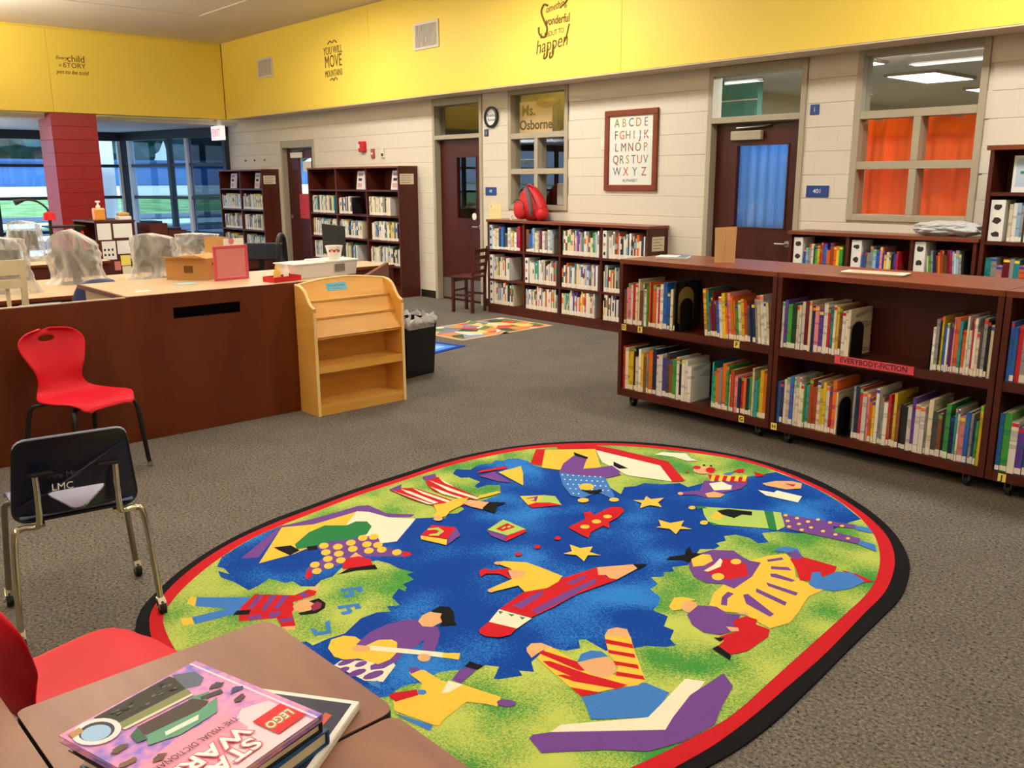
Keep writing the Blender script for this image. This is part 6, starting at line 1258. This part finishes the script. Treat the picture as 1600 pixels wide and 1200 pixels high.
MB().tube(curve([(0,0,.50),(-.01,-.02,.56),(-.02,-.10,.63),(-.03,-.20,.655),(-.04,-.27,.64)],6),.012,8).build('gooseneck',black,t,smooth=50); MB().tube([(-.04,-.25,.65),(-.045,-.34,.625)],[.02,.035],10).build('lamp_head',black,t,smooth=40)
# a mobile stand, red and black, beside it
t=thing('red_stand','dark stand with red straps beside the gooseneck lamp','stand',(-11.9,3.45,0)); MB().tube([(0,0,.03),(.02,0,1.05)],.03,8).build('post',black,t); MB().tube([(.05,.02,1.0),(.09,.05,.6),(.07,.09,.25)],.022,8).build('strap',red_tray,t,smooth=40); bx('foot',black,t,-.2,-.2,0,.2,.2,.03); bx('tray',black,t,-.25,-.35,1.05,.15,.05,1.07)

# ------------------------------------------------------------------ near tables and the book stack
def table(label,x0,y0,x1,y1,r,z=.67,rot=0):
    cx,cy=(x0+x1)/2,(y0+y1)/2; w_,d_=(x1-x0)/2,(y1-y0)/2; t=thing('student_table',label,'table',(cx,cy,0),rot)
    ol=rounded([(-w_,-d_),(w_,-d_),(w_,d_),(-w_,d_)],r,6); ol=[(x,y) for x,y in ol]
    MB().prism(ol,'z',z-.003,z).build('laminate',table_m,t); MB().prism([(x*1.004,y*1.004) for x,y in ol],'z',z-.026,z-.0031).build('edge_band',black,t,bevel=.006)
    for sx in (1,-1):
        for sy in (1,-1): 
            lg=MB().tube([(sx*(w_-.06),sy*(d_-.06),z-.027),(sx*(w_-.045),sy*(d_-.045),.02)],.014,10).build('leg',black,t,smooth=50); MB().lathe([(.017,.0005),(.017,.03)],0,0,12).build('glide',chrome,lg,(sx*(w_-.045),sy*(d_-.045),0))
    bx('under_frame',black,t,-w_+.05,-d_+.05,z-.055,w_-.05,d_-.05,z-.027)
    return t
TR=R(1.5)
table('brown laminate student table under the book stack',-1.668,.289,-1.196,.789,[.02,.02,.035,.045],rot=TR)
table('brown laminate student table nearest the oval rug, right of the book stack',-1.186,.20,-.55,.792,[.02,.02,.03,.03],rot=TR)
table('brown laminate student table at the bottom left corner of the picture',-1.93,-.33,-1.26,.278,[.02,.02,.02,.02],rot=TR)
TZ=.6706
def hard_book(name,label,loc,rot,W_,H_,th,covm,pg=page_m,spine_left=True):
    t=thing(name,label,'book',loc,rot)
    bx('back_cover',covm,t,0,0,0,W_,H_,.0025); bx('page_block',pg,t,.004,.004,.0026,W_-.005,H_-.005,th-.0026); fc_=bx('front_cover',covm,t,0,0,th-.0025,W_,H_,th)
    bx('spine',covm,t,-.001,0,.0026,.003,H_,th-.0026); return t,fc_
atl=mat('atlas_navy','#1d2040',.3,var=.3,vscale=8); board=mat('book_board_blue','#14507a',.4); dkboard=mat('book_board_dark','#1f1c28',.4)
t,fc_=hard_book('atlas','large navy atlas with white border at the bottom of the stack','x' and (-1.247,.745,TZ),R(215),.33,.40,.016,white_p)
bx('cover_print',atl,fc_,.010,.010,.01601,.32,.39,.0162); 
MB().prism([(.03,.05),(.045,.045),(.05,.09),(.065,.12),(.06,.14),(.035,.11)],'z',.0163,.0165).build('cover_motif',mat('coral_print','#c4492f',.5),fc_)
BA=R(-74)
def at(px,py,z): return (px,py,z)
hard_book('hardback','thick hardback with blue boards, second from the bottom of the stack',(-1.462,.556,TZ+.0166),BA+R(.6),.252,.300,.027,board)
hard_book('hardback','dark edged hardback directly under the purple spaceship book',(-1.470,.551,TZ+.0442),BA-R(.8),.256,.305,.018,dkboard)
lil=two_tone('lilac_pink_print','#8577d8','#f0a3cf',7,.3,.6,.4,60,.0)
BT=.013; BZ=TZ+.0628
t,fc_=hard_book('dictionary_book','purple and pink visual dictionary with spaceship cover on top of the stack',(-1.478,.546,BZ),BA,.262,.314,BT,lil)
lay=[BT+.00005]
def art(name,pts,color,parent=fc_):
    lay[0]+=.00005; mm=MATS.get('art_'+color) or mat('art_'+color,color,.5,spec=.25)
    tri=tessellate_polygon([[Vector((x,y,0)) for x,y in pts]])
    return MB().add([(x,y,lay[0]) for x,y in pts],tri).build(name,mm,parent,fix=True)
el=lambda cx,cy,a_,b_,n=20:[(cx+a_*math.cos(2*math.pi*k/n),cy+b_*math.sin(2*math.pi*k/n)) for k in range(n)]
art('hinge_line',[(.010,.0),(.014,.0),(.014,.314),(.010,.314)],'#ece8f4')
art('pale_field',[(.02,.21),(.06,.19),(.10,.215),(.262,.20),(.262,.314),(.02,.314)],'#f4dcea')
art('pink_glow',[(.08,.175),(.16,.165),(.262,.18),(.262,.25),(.17,.27),(.09,.24)],'#f2a0bf')
art('ship_hull',[(.06,.004),(.205,.004),(.21,.05),(.07,.062),(.055,.03)],'#24251f')
art('ship_cab',[(.025,.03),(.055,.004),(.07,.062),(.05,.075),(.03,.06)],'#59647a')
for k in range(26): x,y=.075+.125*random.random(),.012+.036*random.random(); art('hull_detail',el(x,y,.005,.003,6),random.choice(['#3b3c34','#5e5d52','#151512']))
art('ship_stripe',[(.07,.064),(.21,.052),(.20,.072),(.075,.084)],'#7d8455')
art('ship_band',[(.075,.084),(.20,.072),(.198,.079),(.078,.09)],'#d9dcc2')
art('green_fin',[(.055,.105),(.085,.092),(.10,.10),(.08,.125)],'#4f9173')
art('green_body',[(.06,.13),(.10,.135),(.19,.12),(.205,.145),(.16,.165),(.09,.165)],'#5c9b80')
art('ship_top',[(.085,.098),(.185,.088),(.19,.12),(.10,.136),(.075,.128)],'#41342e')
art('ship_wing',[(.04,.115),(.075,.105),(.08,.115),(.045,.128)],'#3f3a3c')
art('green_dome',[(.185,.09),(.205,.10),(.21,.125),(.195,.13)],'#2f5f4c'); art('gleam',[(.11,.145),(.17,.138),(.175,.148),(.12,.156)],'#dfeee2')
for (x,y,c_) in ((.035,.10,'#454055'),(.028,.14,'#3b4a80'),(.04,.165,'#5a4048'),(.235,.115,'#5b4a35'),(.215,.185,'#6a4a40'),(.248,.155,'#7a6248')):
    art('small_craft',[(x+.018*math.cos(a_)*random.uniform(.4,1),y+.009*math.sin(a_)*random.uniform(.5,1.2)) for a_ in [2*math.pi*k/12 for k in range(12)]],c_)
art('window_ring',el(.226,.045,.034,.040),'#f4f2f6'); art('window_shade',el(.226,.045,.025,.029),'#20243a'); art('window_blue',el(.229,.048,.021,.024),'#9fc4ec')
art('small_vehicle',[(.235,.012),(.255,.012),(.256,.03),(.236,.028)],'#b98d56')
art('logo_square',[(.018,.236),(.078,.236),(.078,.296),(.018,.296)],'#d6202a')
for sz,off,c_ in ((.026,.0022,'#f2d028'),(.026,.0014,'#111111'),(.026,.0002,'#ffffff')):
    lay[0]+=.00006; o=text('logo_lettering','LEGO',sz,MATS.get('art_'+c_) or mat('art_'+c_,c_,.3),fc_,(.048,.266,lay[0]),(0,0,0),.00002,shear=.2,sx=.80,offset=off)
lay[0]+=.0001; text('title_lettering','THE VISUAL DICTIONARY',.0185,ink,fc_,(.165,.205,lay[0]),(0,0,0),.00002,sx=.76)
for s_,y in (('STAR',.278),('WARS',.240)):
    for off,c_ in ((.0028,'#e0405a'),(.001,'#ffffff')):
        lay[0]+=.00006; text('title_lettering',s_,.044,MATS['art_'+c_] if 'art_'+c_ in MATS else mat('art_'+c_,c_,.3),fc_,(.167,y,lay[0]),(0,0,0),.00002,sx=1.15,offset=off)

# ------------------------------------------------------------------ rugs
OUT=[(-3.196,0.977),(-3.402,1.147),(-3.556,1.339),(-3.681,1.565),(-3.768,1.804),(-3.812,2.030),(-3.874,2.354),(-3.911,2.699),(-3.939,3.029),(-3.907,3.333),(-3.844,3.556),(-3.747,3.748),(-3.623,3.916),(-3.476,4.061),(-3.305,4.175),(-3.113,4.257),(-2.899,4.322),(-2.725,4.340),(-2.553,4.333),(-2.374,4.301),(-2.180,4.224),(-1.985,4.112),(-1.840,4.011),(-1.697,3.884),(-1.571,3.732),(-1.473,3.574),(-1.406,3.409),(-1.357,3.239),(-1.334,3.054),(-1.300,2.728),(-1.261,2.382),(-1.240,2.143),(-1.240,1.960),(-1.252,1.822),(-1.258,1.615),(-1.341,1.360),(-1.534,1.106),(-1.862,0.911),(-2.305,0.823),(-2.792,0.854)]
REDO=[(-3.156,1.009),(-3.345,1.148),(-3.499,1.326),(-3.626,1.540),(-3.709,1.774),(-3.756,1.998),(-3.817,2.318),(-3.853,2.659),(-3.888,2.990),(-3.868,3.299),(-3.811,3.524),(-3.713,3.714),(-3.590,3.880),(-3.442,4.020),(-3.270,4.130),(-3.082,4.214),(-2.869,4.279),(-2.694,4.292),(-2.511,4.264),(-2.323,4.213),(-2.133,4.137),(-1.937,4.020),(-1.790,3.907),(-1.661,3.773),(-1.557,3.612),(-1.482,3.444),(-1.419,3.237),(-1.388,3.005),(-1.339,2.641),(-1.315,2.352),(-1.300,2.153),(-1.295,2.007),(-1.299,1.875),(-1.330,1.624),(-1.410,1.389),(-1.593,1.155),(-1.901,0.975),(-2.316,0.892),(-2.781,0.920)]
REDI=[(-3.102,1.040),(-3.259,1.144),(-3.389,1.282),(-3.502,1.438),(-3.602,1.620),(-3.653,1.776),(-3.697,1.968),(-3.762,2.284),(-3.800,2.621),(-3.832,2.946),(-3.814,3.253),(-3.763,3.480),(-3.670,3.669),(-3.551,3.838),(-3.404,3.977),(-3.232,4.083),(-3.046,4.167),(-2.840,4.237),(-2.667,4.247),(-2.500,4.226),(-2.296,4.163),(-2.107,4.082),(-1.962,3.988),(-1.844,3.890),(-1.712,3.746),(-1.600,3.566),(-1.519,3.383),(-1.462,3.185),(-1.432,2.941),(-1.397,2.609),(-1.366,2.317),(-1.347,2.135),(-1.350,1.981),(-1.397,1.639),(-1.475,1.418),(-1.643,1.205),(-1.939,1.038),(-2.327,0.957),(-2.768,0.982)]
def closed(pts,n=6):
    out=[];N=len(pts)
    for i in range(N):
        p=[Vector(pts[(i+k)%N]) for k in (-1,0,1,2)]
        for k in range(n):
            t_=k/n; out.append(tuple(.5*(2*p[1]+(p[2]-p[0])*t_+(2*p[0]-5*p[1]+4*p[2]-p[3])*t_*t_+(3*p[1]-p[0]-3*p[2]+p[3])*t_**3)))
    return out
oc_=closed(OUT,4); rug=thing('oval_rug','large oval rug printed with colourful reading children on blue and green','rug',(-2.64,2.56,0))
sh=lambda pts:[(x+2.64,y-2.56) for x,y in pts]
pile=lambda n_,c_,v_=.10:mat('rug_'+n_,c_,.95,spec=.1,var=v_,vscale=120,bump=.3,bscale=300)
RM=dict(B=two_tone('rug_blue','#0e3f96','#2f7cd0',2.6,.50,.72),G=two_tone('rug_green','#3f8a3e','#b4c25e',3.4,.34,.64),Y=pile('yellow','#E8BF48'),P=pile('purple','#6d4690'),R=pile('red','#BE2029'),W=pile('cream','#EEE5CC'),K=pile('black','#17171a'),S=pile('tan','#D9A878'),g=pile('dark_green','#2c7a48'),b=pile('mid_blue','#3f79c4'),L=pile('light_green','#A5C565'),M=pile('mauve','#8a3050'))
MB().prism(sh(oc_),'z',.0005,.008).build('rug_edge',RM['K'],rug,bevel=.003)
ri=closed(REDO,4); rg=closed(REDI,4)
MB().prism(sh(ri),'z',.0078,.0096).build('red_border',RM['R'],rug,bevel=.0008)
MB().prism(sh(rg),'z',.0095,.0104).build('green_field',RM['G'],rug)
RG_=sh(rg); gcx,gcy=sum(p[0] for p in RG_)/len(RG_),sum(p[1] for p in RG_)/len(RG_)
RAD=sorted((math.atan2(y-gcy,x-gcx),math.hypot(x-gcx,y-gcy)) for x,y in RG_)
def keep_in(p):
    dx,dy=p[0]-gcx,p[1]-gcy; a_=math.atan2(dy,dx); d_=math.hypot(dx,dy); i=0
    while i<len(RAD) and RAD[i][0]<a_: i+=1
    lo,hi=RAD[i-1],RAD[i%len(RAD)]; t_=((a_-lo[0])%(2*math.pi))/max(1e-6,(hi[0]-lo[0])%(2*math.pi)); lim=lo[1]+(hi[1]-lo[1])*min(1,t_)
    return p if d_<=lim-.002 else (gcx+dx*(lim-.002)/d_,gcy+dy*(lim-.002)/d_)
mats=list(RM); PM=MB(); z_=.01045
from mathutils import geometry as _g
for key,flat in RUG:
    pts=[(flat[i],flat[i+1]) for i in range(0,len(flat),2)]; q=sh(pts)
    q=[keep_in(p) for p in q]; tri=tessellate_polygon([[Vector((x,y,0)) for x,y in q]]); z_+=.000022
    fs=[]
    for a_,b_,c_ in tri:
        ar=(q[b_][0]-q[a_][0])*(q[c_][1]-q[a_][1])-(q[c_][0]-q[a_][0])*(q[b_][1]-q[a_][1]); fs.append((a_,b_,c_) if ar>0 else (a_,c_,b_))
    PM.add([(x,y,z_) for x,y in q],fs,mats.index(key))
pp=PM.build('printed_pattern',[RM[k] for k in mats],rug); pp['label']='printed scene of reading children, stars, pencil and toy blocks'
# striped blue rug behind the display
t=thing('striped_rug','rectangular striped rug with blue border behind the waste bin','rug',(-6.70,5.40,0),R(193))
cols=[('#1c3f9a',0),('#4f86d6',.06),('#8fb0e4',.13),('#6a4a9a',.19),('#e6cfd6',.225),('#3a2a28',.30),('#e5cf6a',.33),('#8c6a3a',.40),('#3c8a4a',.43),('#e8e2d4',.47)]
for i,(c_,o_) in enumerate(cols):
    bx('rug_band',MATS.get('band_'+c_) or mat('band_'+c_,c_,.95,spec=.1),t,o_,o_*1.2,.0006+(.006+.0004*(i-1) if i else 0),1.02-o_,1.7-o_*1.2,.006+.0004*i)
# crumpled patchwork rug by the wooden chair
m,tn,bs=new_mat('patchwork_print'); tc=tn.nodes.new('ShaderNodeTexCoord'); vo=tn.nodes.new('ShaderNodeTexVoronoi'); vo.inputs['Scale'].default_value=6.5; cr=tn.nodes.new('ShaderNodeValToRGB'); cr.color_ramp.interpolation='CONSTANT'
for i,(p_,c_) in enumerate(((0,'#c0453f'),(.18,'#e0c46a'),(.32,'#5f7d4a'),(.45,'#d8cdbb'),(.58,'#8a7aa8'),(.7,'#c98a4a'),(.8,'#7f97b4'),(.9,'#3a4a3a'))):
    e=cr.color_ramp.elements[i] if i<2 else cr.color_ramp.elements.new(p_); e.position=p_; e.color=lin(c_)
sx_=tn.nodes.new('ShaderNodeSeparateColor'); tn.links.new(tc.outputs['Object'],vo.inputs['Vector']); tn.links.new(vo.outputs['Color'],sx_.inputs[0]); tn.links.new(sx_.outputs[0],cr.inputs[0]); tn.links.new(cr.outputs[0],bs.inputs['Base Color']); bs.inputs['Roughness'].default_value=.95
t=thing('patchwork_rug','rumpled multicoloured patchwork rug with peach border before the kick plate door','rug',(-7.86,6.88,0),R(-88))
hz=lambda x,y:.004+.016*max(0,noise.noise(Vector((x*3.2,y*3.2,2))))*min(1,6*max(0,min(x,1.35-x,y,.85-y)))+.02*max(0,1-abs(x-.62-.3*(y-.4))/.06)
MB().sheet(lambda u,v:(.04+u*1.27,.04+v*.77,hz(.04+u*1.27,.04+v*.77)+.002),40,26).build('rug_field',m,t,smooth=60)
MB().sheet(lambda u,v:(u*1.35,v*.85,hz(u*1.35,v*.85)-.001),40,26).build('rug_border',mat('peach_border','#E3B48C',.95,spec=.1),t,smooth=60)
bpy.context.view_layer.update()
